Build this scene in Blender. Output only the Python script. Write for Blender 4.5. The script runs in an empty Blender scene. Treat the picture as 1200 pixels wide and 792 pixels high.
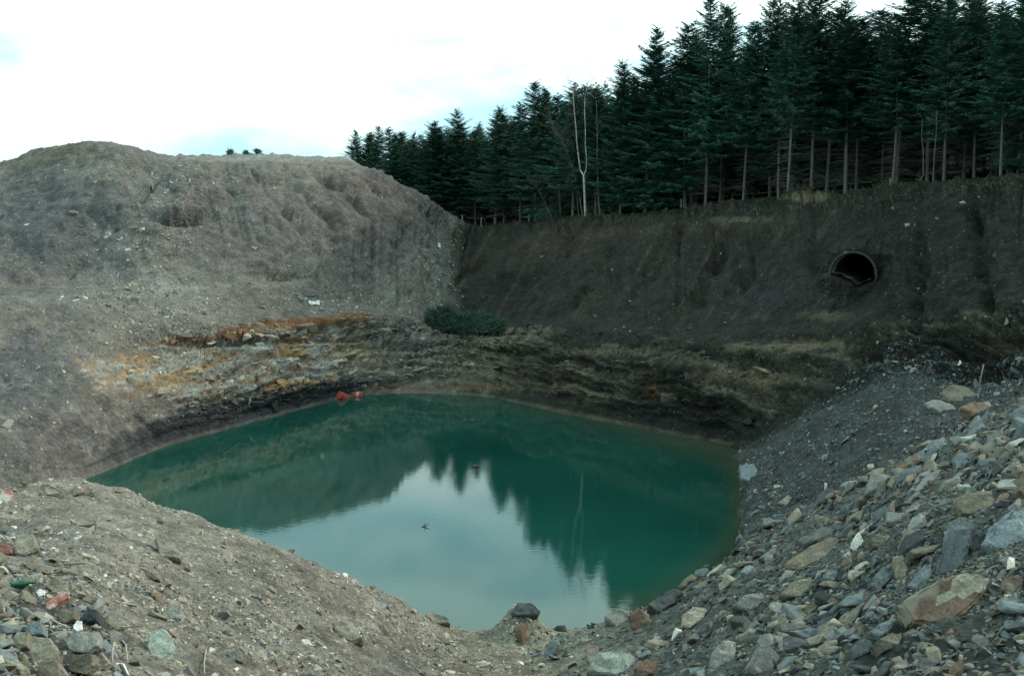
import bpy, bmesh, math, random
import numpy as np
from mathutils import Vector, Matrix
from mathutils.bvhtree import BVHTree

random.seed(7); RNG = np.random.default_rng(7)
SC = bpy.context.scene
COL = SC.collection
F = 1167.0; CU, CV = 600.0, 396.0; CZ = 10.0; PITCH = math.radians(8.34)
CP, SP = math.cos(PITCH), math.sin(PITCH)

# ------------------------------------------------------------ geometry helpers
def ray(u, v):
    a = (u - CU) / F; b = (CV - v) / F
    return np.array([a, CP + b * SP, -SP + b * CP])          # right, forward, up
def P(u, v, Y):
    d = ray(u, v); s = Y / d[1]
    return np.array([d[0] * s, Y, CZ + d[2] * s])
def PZ(u, v, z):
    d = ray(u, v); s = (z - CZ) / d[2]
    return np.array([d[0] * s, d[1] * s, z])
def proj(p):
    x, y, z = p[..., 0], p[..., 1], p[..., 2] - CZ
    dep = y * CP - z * SP; up = y * SP + z * CP
    dep = np.where(np.abs(dep) < 1e-3, 1e-3, dep)
    return CU + F * x / dep, CV - F * up / dep, dep

# vectorised gradient noise
_perm = np.random.default_rng(3).permutation(256); _perm = np.concatenate([_perm, _perm, _perm])
_g = np.random.default_rng(5).normal(size=(256, 3)); _g /= np.linalg.norm(_g, axis=1)[:, None]
def noise(x, y, z=0.0):
    x, y, z = np.broadcast_arrays(np.asarray(x, float), np.asarray(y, float), np.asarray(z, float))
    xi, yi, zi = np.floor(x).astype(int), np.floor(y).astype(int), np.floor(z).astype(int)
    xf, yf, zf = x - xi, y - yi, z - zi
    fu = lambda t: t * t * t * (t * (t * 6 - 15) + 10)
    U, V, W = fu(xf), fu(yf), fu(zf)
    def gr(i, j, k):
        h = _perm[_perm[_perm[(xi + i) & 255] + ((yi + j) & 255)] + ((zi + k) & 255)]
        g = _g[h]
        return g[..., 0] * (xf - i) + g[..., 1] * (yf - j) + g[..., 2] * (zf - k)
    L = lambda a, b, t: a + t * (b - a)
    a = L(L(gr(0,0,0), gr(1,0,0), U), L(gr(0,1,0), gr(1,1,0), U), V)
    b = L(L(gr(0,0,1), gr(1,0,1), U), L(gr(0,1,1), gr(1,1,1), U), V)
    return L(a, b, W) * 1.5
def fbm(x, y, z=0.0, o=4, gain=.5):
    r = 0; a = 1; f = 1; 
    for i in range(o):
        r = r + a * noise(np.asarray(x) * f + 17 * i, np.asarray(y) * f, np.asarray(z) * f); a *= gain; f *= 2.03
    return r
def sstep(a, b, x):
    t = np.clip((x - a) / (b - a), 0, 1); return t * t * (3 - 2 * t)

def tag(o, label=None, cat=None, group=None, kind=None):
    if label: o['label'] = label
    if cat: o['category'] = cat
    if group: o['group'] = group
    if kind: o['kind'] = kind
    return o
def mesh_np(name, verts, faces, mat=None, smooth=False, color=None):
    """faces: (n,3) or (n,4) array"""
    me = bpy.data.meshes.new(name)
    verts = np.asarray(verts, np.float32); faces = np.asarray(faces, np.int32)
    n, k = faces.shape
    me.vertices.add(len(verts)); me.vertices.foreach_set('co', verts.ravel())
    me.loops.add(n * k); me.loops.foreach_set('vertex_index', faces.ravel())
    me.polygons.add(n)
    me.polygons.foreach_set('loop_start', np.arange(0, n * k, k, dtype=np.int32))
    me.polygons.foreach_set('loop_total', np.full(n, k, np.int32))
    me.polygons.foreach_set('use_smooth', np.full(n, smooth))
    me.update(calc_edges=True); me.validate()
    if color is not None:
        ca = me.color_attributes.new('Col', 'FLOAT_COLOR', 'POINT')
        c = np.ones((len(verts), 4), np.float32); c[:, :3] = color
        ca.data.foreach_set('color', c.ravel())
    if mat: me.materials.append(mat)
    return me
def add(name, me, parent=None):
    o = bpy.data.objects.new(name, me); COL.objects.link(o)
    if parent: o.parent = parent
    return o
def empty(name, loc=(0, 0, 0), rot=None):
    o = bpy.data.objects.new(name, None); COL.objects.link(o); o.location = loc
    if rot is not None: o.rotation_euler = rot
    return o
def bm_obj(name, bm, mat, parent=None, smooth=False):
    me = bpy.data.meshes.new(name); bm.to_mesh(me); bm.free(); me.materials.append(mat)
    if smooth:
        for p in me.polygons: p.use_smooth = True
    return add(name, me, parent)

class Tri:
    """collects tubes and blades"""
    def __init__(s): s.v = []; s.f = []
    def tube(s, pts, rad, n=6, cap=True):
        pts = [np.asarray(p, float) for p in pts]; b = len(s.v)
        for i, p in enumerate(pts):
            t = pts[min(i + 1, len(pts) - 1)] - pts[max(i - 1, 0)]; t /= (np.linalg.norm(t) + 1e-9)
            a = np.cross(t, [0, 0, 1.0]) if abs(t[2]) < .9 else np.cross(t, [1.0, 0, 0])
            a /= np.linalg.norm(a); c = np.cross(t, a)
            r = rad[i] if hasattr(rad, '__len__') else rad
            for k in range(n):
                th = 2 * math.pi * k / n
                s.v.append(p + r * (math.cos(th) * a + math.sin(th) * c))
        for i in range(len(pts) - 1):
            for k in range(n):
                a0 = b + i * n + k; a1 = b + i * n + (k + 1) % n
                s.f.append((a0, a1, a1 + n)); s.f.append((a0, a1 + n, a0 + n))
        if cap:
            for (o, c) in ((b, pts[0]), (b + (len(pts) - 1) * n, pts[-1])):
                s.v.append(c); q = len(s.v) - 1
                for k in range(n): s.f.append((o + k, o + (k + 1) % n, q))
    def mesh(s, name, mat, smooth=True): return mesh_np(name, np.array(s.v), np.array(s.f), mat, smooth)

# ------------------------------------------------------------ materials
def new_mat(name):
    m = bpy.data.materials.new(name); m.use_nodes = True
    nt = m.node_tree; b = nt.nodes['Principled BSDF']
    return m, nt, b
def N(nt, t, **kw):
    n = nt.nodes.new(t)
    for k, v in kw.items():
        if k.startswith('i_'):
            key = k[2:]; key = int(key) if key.isdigit() else key
            n.inputs[key].default_value = v
        else: setattr(n, k, v)
    return n
def mixc(nt, fac, a, b, mode='MIX'):
    n = N(nt, 'ShaderNodeMix', data_type='RGBA', blend_type=mode)
    for i, x in ((0, fac), (6, a), (7, b)):
        if hasattr(x, 'is_output'): nt.links.new(x, n.inputs[i])
        else: n.inputs[i].default_value = x if i == 0 else (*x, 1) if len(x) == 3 else x
    return n.outputs[2]
def ramp(nt, src, stops):
    r = N(nt, 'ShaderNodeValToRGB'); e = r.color_ramp.elements
    while len(e) < len(stops): e.new(.5)
    for q, (p, c) in zip(e, stops): q.position = p; q.color = (c, c, c, 1) if not hasattr(c, '__len__') else (*c, 1)
    nt.links.new(src, r.inputs[0]); return r.outputs[0]

def modc(nt, c, src, lo, hi, a=.3, b_=.7):
    mr = N(nt, 'ShaderNodeMapRange'); nt.links.new(src, mr.inputs[0])
    for i, v in enumerate((a, b_, lo, hi)): mr.inputs[i + 1].default_value = v
    sc = N(nt, 'ShaderNodeVectorMath', operation='SCALE'); nt.links.new(c, sc.inputs[0]); nt.links.new(mr.outputs[0], sc.inputs['Scale'])
    return sc.outputs[0]

def rock_mat(name, c1, c2, rough=.9, vein=None, scale=3.0):
    m, nt, b = new_mat(name); L = nt.links.new
    tc = N(nt, 'ShaderNodeTexCoord'); oi = N(nt, 'ShaderNodeObjectInfo')
    n1 = N(nt, 'ShaderNodeTexNoise', i_Scale=scale, i_Detail=7.0, i_Roughness=.65)
    off = N(nt, 'ShaderNodeVectorMath', operation='ADD'); L(tc.outputs['Object'], off.inputs[0]); L(oi.outputs['Location'], off.inputs[1])
    L(off.outputs[0], n1.inputs['Vector'])
    c = mixc(nt, ramp(nt, n1.outputs[0], [(.35, 0), (.65, 1)]), c1, c2)
    n2 = N(nt, 'ShaderNodeTexNoise', i_Scale=scale * 14, i_Detail=4.0); L(off.outputs[0], n2.inputs['Vector'])
    c = modc(nt, c, n2.outputs[0], .65, 1.3)
    if vein:
        n3 = N(nt, 'ShaderNodeTexNoise', i_Scale=scale * .7, i_Detail=3.0); L(off.outputs[0], n3.inputs['Vector'])
        c = mixc(nt, ramp(nt, n3.outputs[0], [(.52, 0), (.6, 1)]), c, vein)
    hs = N(nt, 'ShaderNodeHueSaturation'); mr = N(nt, 'ShaderNodeMapRange'); L(oi.outputs['Random'], mr.inputs[0])
    mr.inputs[3].default_value = .7; mr.inputs[4].default_value = 1.3
    L(mr.outputs[0], hs.inputs['Value']); L(c, hs.inputs['Color']); L(hs.outputs[0], b.inputs['Base Color'])
    b.inputs['Roughness'].default_value = rough; b.inputs['Specular IOR Level'].default_value = .3
    bp = N(nt, 'ShaderNodeBump', i_Strength=.6, i_Distance=.03)
    n4 = N(nt, 'ShaderNodeTexNoise', i_Scale=scale * 6, i_Detail=8.0, i_Roughness=.7); L(off.outputs[0], n4.inputs['Vector'])
    L(n4.outputs[0], bp.inputs['Height']); L(bp.outputs[0], b.inputs['Normal'])
    return m
ROCK = {
 'blue': rock_mat('blue_grey_shale', (0.106, 0.131, 0.135), (0.181, 0.206, 0.200)),
 'grey': rock_mat('grey_stone', (0.125, 0.131, 0.115), (0.237, 0.235, 0.203)),
 'sand': rock_mat('sandy_stone', (0.237, 0.213, 0.156), (0.388, 0.356, 0.275)),
 'tan': rock_mat('olive_tan_stone', (0.131, 0.119, 0.085), (0.250, 0.225, 0.163)),
 'rust': rock_mat('rusty_stone', (0.112, 0.075, 0.053), (0.200, 0.144, 0.100), vein=(0.213, 0.194, 0.150)),
 'pale': rock_mat('pale_stone', (0.400, 0.388, 0.338), (0.575, 0.562, 0.488)),
 'dark': rock_mat('dark_shale', (0.040, 0.046, 0.048), (0.088, 0.096, 0.094)),
 'green': rock_mat('green_grey_stone', (0.213, 0.250, 0.213), (0.325, 0.362, 0.294)),
 'brick': rock_mat('red_brick', (0.275, 0.112, 0.081), (0.350, 0.175, 0.125), vein=(0.400, 0.362, 0.312), scale=5),
}
PAL = {'blue': (0.131, 0.160, 0.160), 'grey': (0.181, 0.181, 0.156), 'sand': (0.312, 0.281, 0.213), 'tan': (0.194, 0.175, 0.125),
       'rust': (0.175, 0.119, 0.075), 'pale': (0.475, 0.456, 0.388), 'dark': (0.056, 0.065, 0.065), 'green': (0.237, 0.275, 0.237)}

def ground_mat(name, bump_d, s1, s2, k=1.0):
    m, nt, b = new_mat(name); L = nt.links.new
    at = N(nt, 'ShaderNodeVertexColor', layer_name='Col'); tc = N(nt, 'ShaderNodeTexCoord')
    c = at.outputs[0]
    nA = N(nt, 'ShaderNodeTexNoise', i_Scale=s1, i_Detail=9.0, i_Roughness=.68); L(tc.outputs['Object'], nA.inputs['Vector'])
    c = modc(nt, c, nA.outputs[0], 1 - .45 * k, 1 + .45 * k, .32, .68)
    # fine crushed fragments: each little cell has its own tone
    vo = N(nt, 'ShaderNodeTexVoronoi', i_Scale=s2, i_Randomness=1.0); L(tc.outputs['Object'], vo.inputs['Vector'])
    sep = N(nt, 'ShaderNodeSeparateColor'); L(vo.outputs['Color'], sep.inputs[0])
    c = modc(nt, c, sep.outputs[0], 1 - .28 * k, 1 + .35 * k, 0, 1)
    vo2 = N(nt, 'ShaderNodeTexVoronoi', i_Scale=s2 * (.45 if k == 1 else 1.3), i_Randomness=1.0); L(tc.outputs['Object'], vo2.inputs['Vector'])
    sp2 = N(nt, 'ShaderNodeSeparateColor'); L(vo2.outputs['Color'], sp2.inputs[0])
    near = ramp(nt, vo2.outputs['Distance'], [(.0, 1), (.34, 1), (.42, 0)])
    sel = ramp(nt, sp2.outputs[1], [(.80 if k == 1 else .89, 0), (.84 if k == 1 else .93, 1)])
    mm = N(nt, 'ShaderNodeMath', operation='MULTIPLY'); L(near, mm.inputs[0]); L(sel, mm.inputs[1])
    stone = mixc(nt, .12, modc(nt, c, sp2.outputs[0], 1.1, 2.1, 0, 1), (.34, .32, .25))
    c = mixc(nt, mm.outputs[0], c, stone)
    L(c, b.inputs['Base Color']); b.inputs['Roughness'].default_value = .95; b.inputs['Specular IOR Level'].default_value = .15
    bp = N(nt, 'ShaderNodeBump', i_Strength=1.0, i_Distance=bump_d)
    nB = N(nt, 'ShaderNodeTexNoise', i_Scale=s1 * 3, i_Detail=10.0, i_Roughness=.72); L(tc.outputs['Object'], nB.inputs['Vector'])
    ad = N(nt, 'ShaderNodeMath', operation='MULTIPLY_ADD'); L(vo.outputs['Distance'], ad.inputs[0]); ad.inputs[1].default_value = -.35; L(nB.outputs[0], ad.inputs[2])
    L(ad.outputs[0], bp.inputs['Height']); L(bp.outputs[0], b.inputs['Normal'])
    return m
M_NEAR = ground_mat('gravelly_spoil', .10, 1.6, 22.0)
M_FAR = ground_mat('quarry_earth', .22, .9, 7.0, .6)

def plain(name, c1, c2, scale=6, rough=.8, bump=.01, metal=0, stretch=(1, 1, 1)):
    m, nt, b = new_mat(name); L = nt.links.new
    tc = N(nt, 'ShaderNodeTexCoord'); mp = N(nt, 'ShaderNodeMapping'); mp.inputs['Scale'].default_value = stretch
    L(tc.outputs['Object'], mp.inputs[0])
    n = N(nt, 'ShaderNodeTexNoise', i_Scale=scale, i_Detail=6.0, i_Roughness=.65); L(mp.outputs[0], n.inputs['Vector'])
    L(mixc(nt, ramp(nt, n.outputs[0], [(.35, 0), (.65, 1)]), c1, c2), b.inputs['Base Color'])
    b.inputs['Roughness'].default_value = rough; b.inputs['Metallic'].default_value = metal
    bp = N(nt, 'ShaderNodeBump', i_Strength=.5, i_Distance=bump); L(n.outputs[0], bp.inputs['Height']); L(bp.outputs[0], b.inputs['Normal'])
    return m
M_BARK = plain('spruce_bark', (.055, .056, .046), (.125, .125, .10), 5, stretch=(1, 1, .3))
M_DEADW = plain('dead_twig', (.055, .055, .045), (.10, .095, .08))
M_BIRCH = plain('birch_bark', (.12, .115, .10), (.46, .45, .40), 3.2, stretch=(.4, .4, 2.4))
M_TWIG = plain('brown_twig', (.06, .045, .04), (.12, .09, .08))
M_WOOD = plain('weathered_wood', (.22, .2, .16), (.4, .37, .3), 8, stretch=(1, 1, .2))
M_PIPE = plain('galvanised_pipe', (.11, .115, .10), (.26, .265, .225), 4, rough=.6)
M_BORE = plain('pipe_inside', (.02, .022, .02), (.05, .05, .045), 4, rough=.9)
M_WIRE = plain('wire', (.12, .12, .11), (.2, .2, .18), 4, rough=.5)
M_RED = plain('red_paint', (.30, .045, .03), (.42, .08, .05), 4, rough=.5)
M_PINK = plain('faded_red_paint', (.62, .13, .11), (.75, .2, .17), 4, rough=.5)
M_RUST = plain('rusty_steel', (.10, .05, .03), (.2, .09, .05), 7, rough=.85)
M_WHITE = plain('white_plastic', (.62, .60, .52), (.78, .76, .7), 6, rough=.5)
M_BLACKP = plain('dark_sheet', (.015, .022, .03), (.035, .05, .06), 5, rough=.4)
M_GLASSG = plain('green_glass', (.0, .05, .025), (.01, .09, .04), 5, rough=.2)
M_CERAM = plain('white_ceramic', (.62, .62, .58), (.8, .79, .74), 5, rough=.4)
def leaf_mat(name, c1, c2, trans=.12):
    m, nt, b = new_mat(name); L = nt.links.new
    tc = N(nt, 'ShaderNodeTexCoord'); oi = N(nt, 'ShaderNodeObjectInfo')
    n = N(nt, 'ShaderNodeTexNoise', i_Scale=1.3, i_Detail=4.0); L(tc.outputs['Object'], n.inputs['Vector'])
    c = mixc(nt, ramp(nt, n.outputs[0], [(.35, 0), (.65, 1)]), c1, c2)
    hs = N(nt, 'ShaderNodeHueSaturation'); mr = N(nt, 'ShaderNodeMapRange'); L(oi.outputs['Random'], mr.inputs[0])
    mr.inputs[3].default_value = .75; mr.inputs[4].default_value = 1.3; L(mr.outputs[0], hs.inputs['Value']); L(c, hs.inputs['Color'])
    L(hs.outputs[0], b.inputs['Base Color']); b.inputs['Roughness'].default_value = .75; b.inputs['Specular IOR Level'].default_value = .2
    return m
M_NEEDLE = leaf_mat('spruce_needles', (.022, .074, .050), (.046, .130, .078))
M_BUSH = leaf_mat('bush_leaves', (.03, .07, .05), (.055, .11, .075))
M_GRASS = leaf_mat('rough_grass', (.03, .042, .025), (.085, .085, .05))

# ------------------------------------------------------------ terrain control table
# per column: R1 near frame bottom, R2 mid, R3 near crest, R4 near shore, R5 bed, R6 far shore, R7..R9 face, R10 top edge, R11 plateau
Tb = {
 -300: [('v',800,6.5),('v',690,9.5),('v',590,15),('z',-.2,21),('z',-2.5,23),('s',655),('v',500,30),('v',366,36),('v',350,41),('v',250,50),('v',238,60)],
 0:    [('v',800,6.5),('v',680,9.5),('v',572,16),('z',-.2,22),('z',-2.5,26),('s',600),('v',500,33),('v',362,40),('v',345,45),('v',213,58),('v',192,68)],
 50:   [('v',800,6.8),('v',675,10),('v',560,17),('z',-.2,23),('z',-2.5,27),('s',582),('v',480,34.5),('v',358,41.5),('v',342,46.5),('v',192,59),('v',172,70)],
 100:  [('v',800,7),('v',670,10.5),('v',556,18),('z',-.2,24),('z',-2.5,28),('s',562),('v',470,36.5),('v',352,43),('v',338,48),('v',168,60),('v',168,68)],
 150:  [('v',800,7.5),('v',680,11.2),('v',566,18),('z',-.2,24),('z',-2.5,28),('s',540),('v',460,39),('v',352,45),('v',335,49),('v',172,59),('v',172,66)],
 200:  [('v',800,8),('v',690,12),('v',588,17.5),('z',-.2,23.5),('z',-2.5,28),('s',520),('v',462,40.5),('v',385,44.5),('v',332,49.5),('v',190,60),('v',182,70)],
 300:  [('v',800,9.5),('v',705,13),('v',627,18),('z',-.2,23),('z',-2.5,29),('s',493),('v',452,44),('v',385,47.5),('v',332,51.5),('v',194,61.5),('v',182,78)],
 400:  [('v',800,11),('v',730,14.5),('v',668,19),('z',-.2,22.8),('z',-2.5,30),('s',467),('v',440,48.7),('v',375,51.2),('v',350,55),('v',193,66),('v',184,80)],
 460:  [('v',800,12),('v',750,16.5),('v',702,20),('z',-.2,22.5),('z',-2.5,30),('s',460),('v',430,50),('v',378,52.3),('v',358,56),('v',205,69),('z',10,78)],
 500:  [('v',800,13),('v',765,18),('v',722,21),('z',-.2,22.3),('z',-2.5,30),('s',459),('v',402,51),('v',388,54),('v',366,57.3),('v',230,72),('z',8.6,79)],
 530:  [('v',800,13.5),('v',770,18.5),('v',734,21.3),('z',-.2,22.1),('z',-2.5,30),('s',461),('v',400,51.2),('v',389,54.2),('v',374,58),('v',254,77),('z',7.6,83)],
 560:  [('v',800,14),('v',772,18.8),('v',741,21.4),('z',-.2,22),('z',-2.5,30),('s',463),('v',400,50.7),('v',389,55.5),('v',375,59.5),('v',268,79),('z',7.3,85)],
 620:  [('v',800,14),('v',772,19),('v',738,21.4),('z',-.2,22.1),('z',-2.5,30),('s',474),('v',405,48.5),('v',390,53.5),('v',375,57.5),('v',263,73),('z',7.7,79)],
 700:  [('v',800,12),('v',762,16.8),('v',730,21.1),('z',-.2,22.6),('z',-2.5,30),('s',491),('v',415,45),('v',387,50.5),('v',370,53.5),('v',255,64),('z',8.5,71)],
 780:  [('v',800,10),('v',745,15),('v',703,21.3),('z',-.2,24),('z',-2.3,30),('s',506),('v',428,42.2),('v',400,45),('v',385,48),('v',249,60),('z',9.1,67)],
 850:  [('v',800,8.5),('v',722,13),('v',662,21),('z',-.2,26.3),('z',-1.2,31),('s',520),('v',450,40.3),('v',410,42.6),('v',380,45.5),('v',241,57.5),('z',9.5,65)],
 880:  [('v',800,8),('v',712,12.5),('v',634,22),('v',618,28),('v',572,30.7),('v',525,37.2),('v',450,39.7),('v',410,42),('v',380,44.5),('v',239,56),('z',9.8,63)],
 940:  [('v',800,7.5),('v',690,12),('v',603,20.5),('v',597,26.5),('v',545,31),('v',488,35.8),('v',452,38.2),('v',420,40),('v',375,42.5),('v',229,53),('z',10,60)],
 1000: [('v',800,7),('v',670,11.5),('v',573,19.5),('v',566,25.5),('v',518,30),('v',462,35),('v',430,37.6),('v',395,39.3),('v',350,41.3),('v',228,49.5),('z',10.2,56)],
 1060: [('v',800,6.5),('v',640,10.5),('v',545,18),('v',537,24.5),('v',488,29),('v',440,34),('v',412,36.6),('v',380,37.6),('v',335,39.2),('v',222,46.5),('z',10.4,53)],
 1130: [('v',800,6.2),('v',610,10),('v',514,17),('v',504,23.5),('v',474,28),('v',452,32),('v',405,33.4),('v',375,34.8),('v',325,36.6),('v',214,43.5),('z',10.6,50)],
 1200: [('v',800,6),('v',590,9.5),('v',480,16),('v',473,22),('v',458,26.5),('v',445,29.5),('v',395,30.8),('v',365,32.2),('v',315,34),('v',207,40.5),('z',10.9,47)],
 1500: [('v',800,6),('v',550,9.5),('v',430,15),('v',420,19),('v',410,22),('v',395,24),('v',350,25.5),('v',315,27),('v',280,28.5),('v',190,33),('z',12,40)],
}
US = sorted(Tb)
rows = []
for u in US:
    r = []
    for e in Tb[u]:
        if e[0] == 'v': r.append(P(u, e[1], e[2]))
        elif e[0] == 's': r.append(PZ(u, e[1], 0.0))
        else:
            d = ray(u, 400); p = P(u, 400, e[2])
            # horizontal position that projects to column u at this height
            Y = e[2]; dep = Y * CP - (e[1] - CZ) * SP
            r.append(np.array([(u - CU) / F * dep, Y, e[1]]))
    k = (u - CU) / F
    if u >= 560: r[-1][2] = r[-2][2] + .06
    far = r[-1]
    zz = far[2] if u >= 560 else 8.0
    r.append(np.array([far[0] + k * 22, far[1] + 22, zz + (1.2 if u >= 560 else 0)]))  # ground behind the trees raised, an added slope blocking bright sky below the crowns
    r.append(np.array([far[0] + k * 75, far[1] + 75, zz + (6 if u >= 560 else 0)]))
    r.append(np.array([k * 900 , 900, zz + (5 if u >= 560 else -2.0)]))
    first = r[0]
    r.insert(0, np.array([k * 2.2, 2.2, 8.2 + .0 * u]))
    r.insert(0, np.array([k * 0.3 , -1.5, 8.4]))
    rows.append(r)
rows = np.array(rows)                      # col, row, 3
# extend sideways
def ext(a, b, s): return a + (a - b) * s
kU = np.array(US, float)
le = rows[0].copy(); le[:, 0] -= (4 + rows[0][:, 1] * .35); re = rows[-1].copy(); re[:, 0] += (4 + rows[-1][:, 1] * .35)
rows = np.concatenate([[le], rows, [re]]); kU = np.concatenate([[-700], kU, [1900]])
# column sampling
ucs = np.concatenate([np.linspace(-700, -60, 70)[:-1], np.linspace(-60, 1260, 800), np.linspace(1260, 1900, 70)[1:]])
nrow = rows.shape[1]
def pchip(xk, yk, x):
    h = np.diff(xk)[:, None]; d = np.diff(yk, axis=0) / h
    m = np.zeros_like(yk); m[0] = d[0]; m[-1] = d[-1]
    w1 = 2 * h[1:] + h[:-1]; w2 = h[1:] + 2 * h[:-1]
    with np.errstate(all='ignore'):
        hm = (w1 + w2) / (w1 / d[:-1] + w2 / d[1:])
    m[1:-1] = np.where(d[:-1] * d[1:] > 0, hm, 0)
    i = np.clip(np.searchsorted(xk, x) - 1, 0, len(xk) - 2)
    t = ((x - xk[i]) / (xk[i + 1] - xk[i]))[:, None]; H = h[i]
    return ((1 + 2*t) * (1-t)**2 * yk[i] + t * (1-t)**2 * H * m[i] + t*t * (3-2*t) * yk[i+1] + t*t * (t-1) * H * m[i+1])
R = np.stack([pchip(kU, rows[:, j, :], ucs) for j in range(nrow)], axis=1)     # ncol,nrow,3
# row sampling: rows index: 0 behind,1 under cam,2=R1,3=R2,4=R3,5=R4,6=R5,7=R6,8=R7,9=R8,10=R9,11=R10,12=R11,13,14,15
nseg = [6, 30, 110, 110, 40, 24, 40, 70, 60, 40, 130, 24, 10, 8, 8]
ts = np.concatenate([j + np.arange(n) / n for j, n in enumerate(nseg)] + [[nrow - 1]])
G = np.empty((len(ucs), len(ts), 3))
j0 = np.minimum(ts.astype(int), nrow - 2); fr = ts - j0
G[:] = R[:, j0] * (1 - fr)[None, :, None] + R[:, j0 + 1] * fr[None, :, None]
# round the creases a little
for it in range(14):
    k = 1
    G[:, 40:-30] = .25 * G[:, 39:-31] + .5 * G[:, 40:-30] + .25 * G[:, 41:-29]
for it in range(3):
    G[1:-1] = .25 * G[:-2] + .5 * G[1:-1] + .25 * G[2:]
def normals(G):
    du = np.gradient(G, axis=0); dv = np.gradient(G, axis=1)
    n = np.cross(du, dv); l = np.linalg.norm(n, axis=2, keepdims=True); return n / np.maximum(l, 1e-9)
NRM = normals(G); 
TT = np.broadcast_to(ts[None, :], G.shape[:2])
UU, VV, DEP = proj(G)
VV = np.where(DEP > 0, VV, 3000)
X, Y, Z = G[..., 0], G[..., 1], G[..., 2]
wnear = 1 - sstep(4.6, 5.3, TT)
wfar = sstep(6.9, 7.3, TT) * (1 - sstep(11.9, 13, TT))
wright = sstep(510, 580, UU)
# displacement ------------------------------------------------------------
n_big = fbm(X * .35, Y * .35, Z * .35, 3)
n_med = fbm(X * 1.5, Y * 1.5, Z * 1.5, 4)
n_fin = fbm(X * 6, Y * 6, Z * 6, 4, .6)
disp = wnear * (.10 * n_big + .07 * n_med + .022 * n_fin)
lat = np.where(wright > .5, X * .45 - Y * .9, X * .8 + Y * .3)          # coordinate along the face
lat = UU / 24.0 + fbm(UU / 70.0, TT * .35, 4.1, 3) * .9
slant = np.where(UU > 540, (VV - 260) * .010 * sstep(1000, 560, UU), -(VV - 200) * .008 * sstep(520, 300, UU) * sstep(0, 250, UU))
rill = 1 - np.abs(fbm(lat + slant, TT * .22, 1.7, 4, .6)) * 2
rill2 = 1 - np.abs(fbm((lat + slant) * 3.2, TT * .5, 5.2, 3, .6)) * 2
slope_w = sstep(9.9, 10.2, TT) * (1 - sstep(10.9, 11.2, TT)) + sstep(7.05, 7.3, TT) * (1 - sstep(8.7, 9.1, TT)) * sstep(330, 60, UU)
slope_w = np.clip(slope_w, 0, 1) * (1 - .88 * sstep(330, 200, UU)) * (1 - .35 * wright)
rock_w = sstep(7.1, 7.4, TT) * (1 - sstep(8.85, 9.3, TT)) * sstep(110, 260, UU) 
scree_w = (UU > 860) * sstep(4.6, 5, TT) * (1 - sstep(6.95, 7.25, TT - .6 * sstep(930, 1040, UU) - .8 * np.exp(-((UU - 1062) / 32) ** 2)))
disp = disp + wfar * (.30 * n_big + .10 * n_med + .02 * n_fin) + slope_w * (.24 * (rill - .5) + .13 * (rill2 - .4)) * (.45 + .9 * sstep(-.3, .5, fbm(UU / 90.0, VV / 60.0, 9.3, 3)))
zw = Z + .35 * fbm(X * .25, Y * .25, 0, 3) + .06 * n_med
strat = (np.abs(((zw * 1.25) % 1) - .5) * 2) ** .5 * .28 + (np.abs(((zw * 3.1) % 1) - .5) * 2) ** .6 * .14
blk = np.floor(lat * 2.1 + np.floor(zw * 1.6) * .37); joint = np.sin(blk * 12.9898 + np.floor(zw * 1.6) * 7.1) * .12
disp = disp + rock_w * (1.25 * strat - .3 + 1.5 * joint + .14 * n_fin + .16 * np.abs(n_med))
disp = disp + scree_w * (.10 * n_med + .05 * n_fin)
# broken turf lip at the top of the right-hand face
lip = np.exp(-((TT - 10.93) / .05) ** 2) * wright
disp = disp + lip * (.30 + .45 * fbm(lat * 2.5, 0, 3, 4))
disp = disp * np.where((TT > 12), .4, 1)
NU = NRM.copy()
G2 = G + NU * disp[..., None]
UU2, VV2, _ = proj(G2)
def seg_d(a, b, wob_=3.0):
    ax_, ay = a; bx_, by = b; dx, dy = bx_ - ax_, by - ay; L2 = dx * dx + dy * dy
    t = np.clip(((UU2 - ax_) * dx + (VV2 - ay) * dy) / L2, 0, 1)
    ox, oy = UU2 - ax_ - t * dx, VV2 - ay - t * dy
    sgn = np.sign(ox * dy - oy * dx)
    return np.hypot(ox, oy) * sgn + wob_ * noise(UU2 / 22, VV2 / 22, 3.3) * 2, t
gd = 0
for a, b_, wd, dp in [((195, 200), (72, 338), 4, .45), ((160, 215), (100, 300), 3, .25), ((150, 205), (30, 300), 26, -.7), ((235, 195), (150, 330), 20, -.6), ((290, 198), (395, 320), 4, .4), ((255, 200), (330, 320), 3, .3),
                      ((325, 203), (450, 322), 5, .45), ((375, 203), (480, 305), 4, .4), ((345, 205), (420, 300), 12, -.35), ((400, 215), (500, 330), 12, -.4), ((430, 212), (505, 300), 3, .4), ((465, 215), (525, 275), 5, .35),
                      ((20, 375), (60, 520), 8, .13), ((90, 385), (150, 480), 6, .13), ((60, 470), (110, 545), 5, .13), ((0, 430), (40, 540), 10, .13), ((150, 470), (190, 520), 5, .25), ((230, 470), (250, 500), 4, .2),
                      ((600, 275), (530, 340), 5, .35), ((680, 268), (600, 350), 6, .4), ((740, 262), (660, 370), 6, .4), ((800, 262), (730, 370), 8, .45), ((640, 272), (570, 340), 10, -.3), ((860, 260), (810, 370), 8, .5), ((900, 262), (860, 360), 7, .4), ((1080, 250), (1070, 400), 8, .5), ((1140, 240), (1150, 380), 10, .6)]:
    d_, t_ = seg_d(a, b_); gd = gd + dp * (.6 if a[0] < 540 else 1.0) * np.exp(-np.abs(d_ / wd) ** 1.4) * (.4 + 1.2 * np.clip(.5 + noise(UU2 / 25, VV2 / 18, a[0] * .1), 0, 1)) * sstep(0, .12, t_) * sstep(1, .85, t_)
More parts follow.
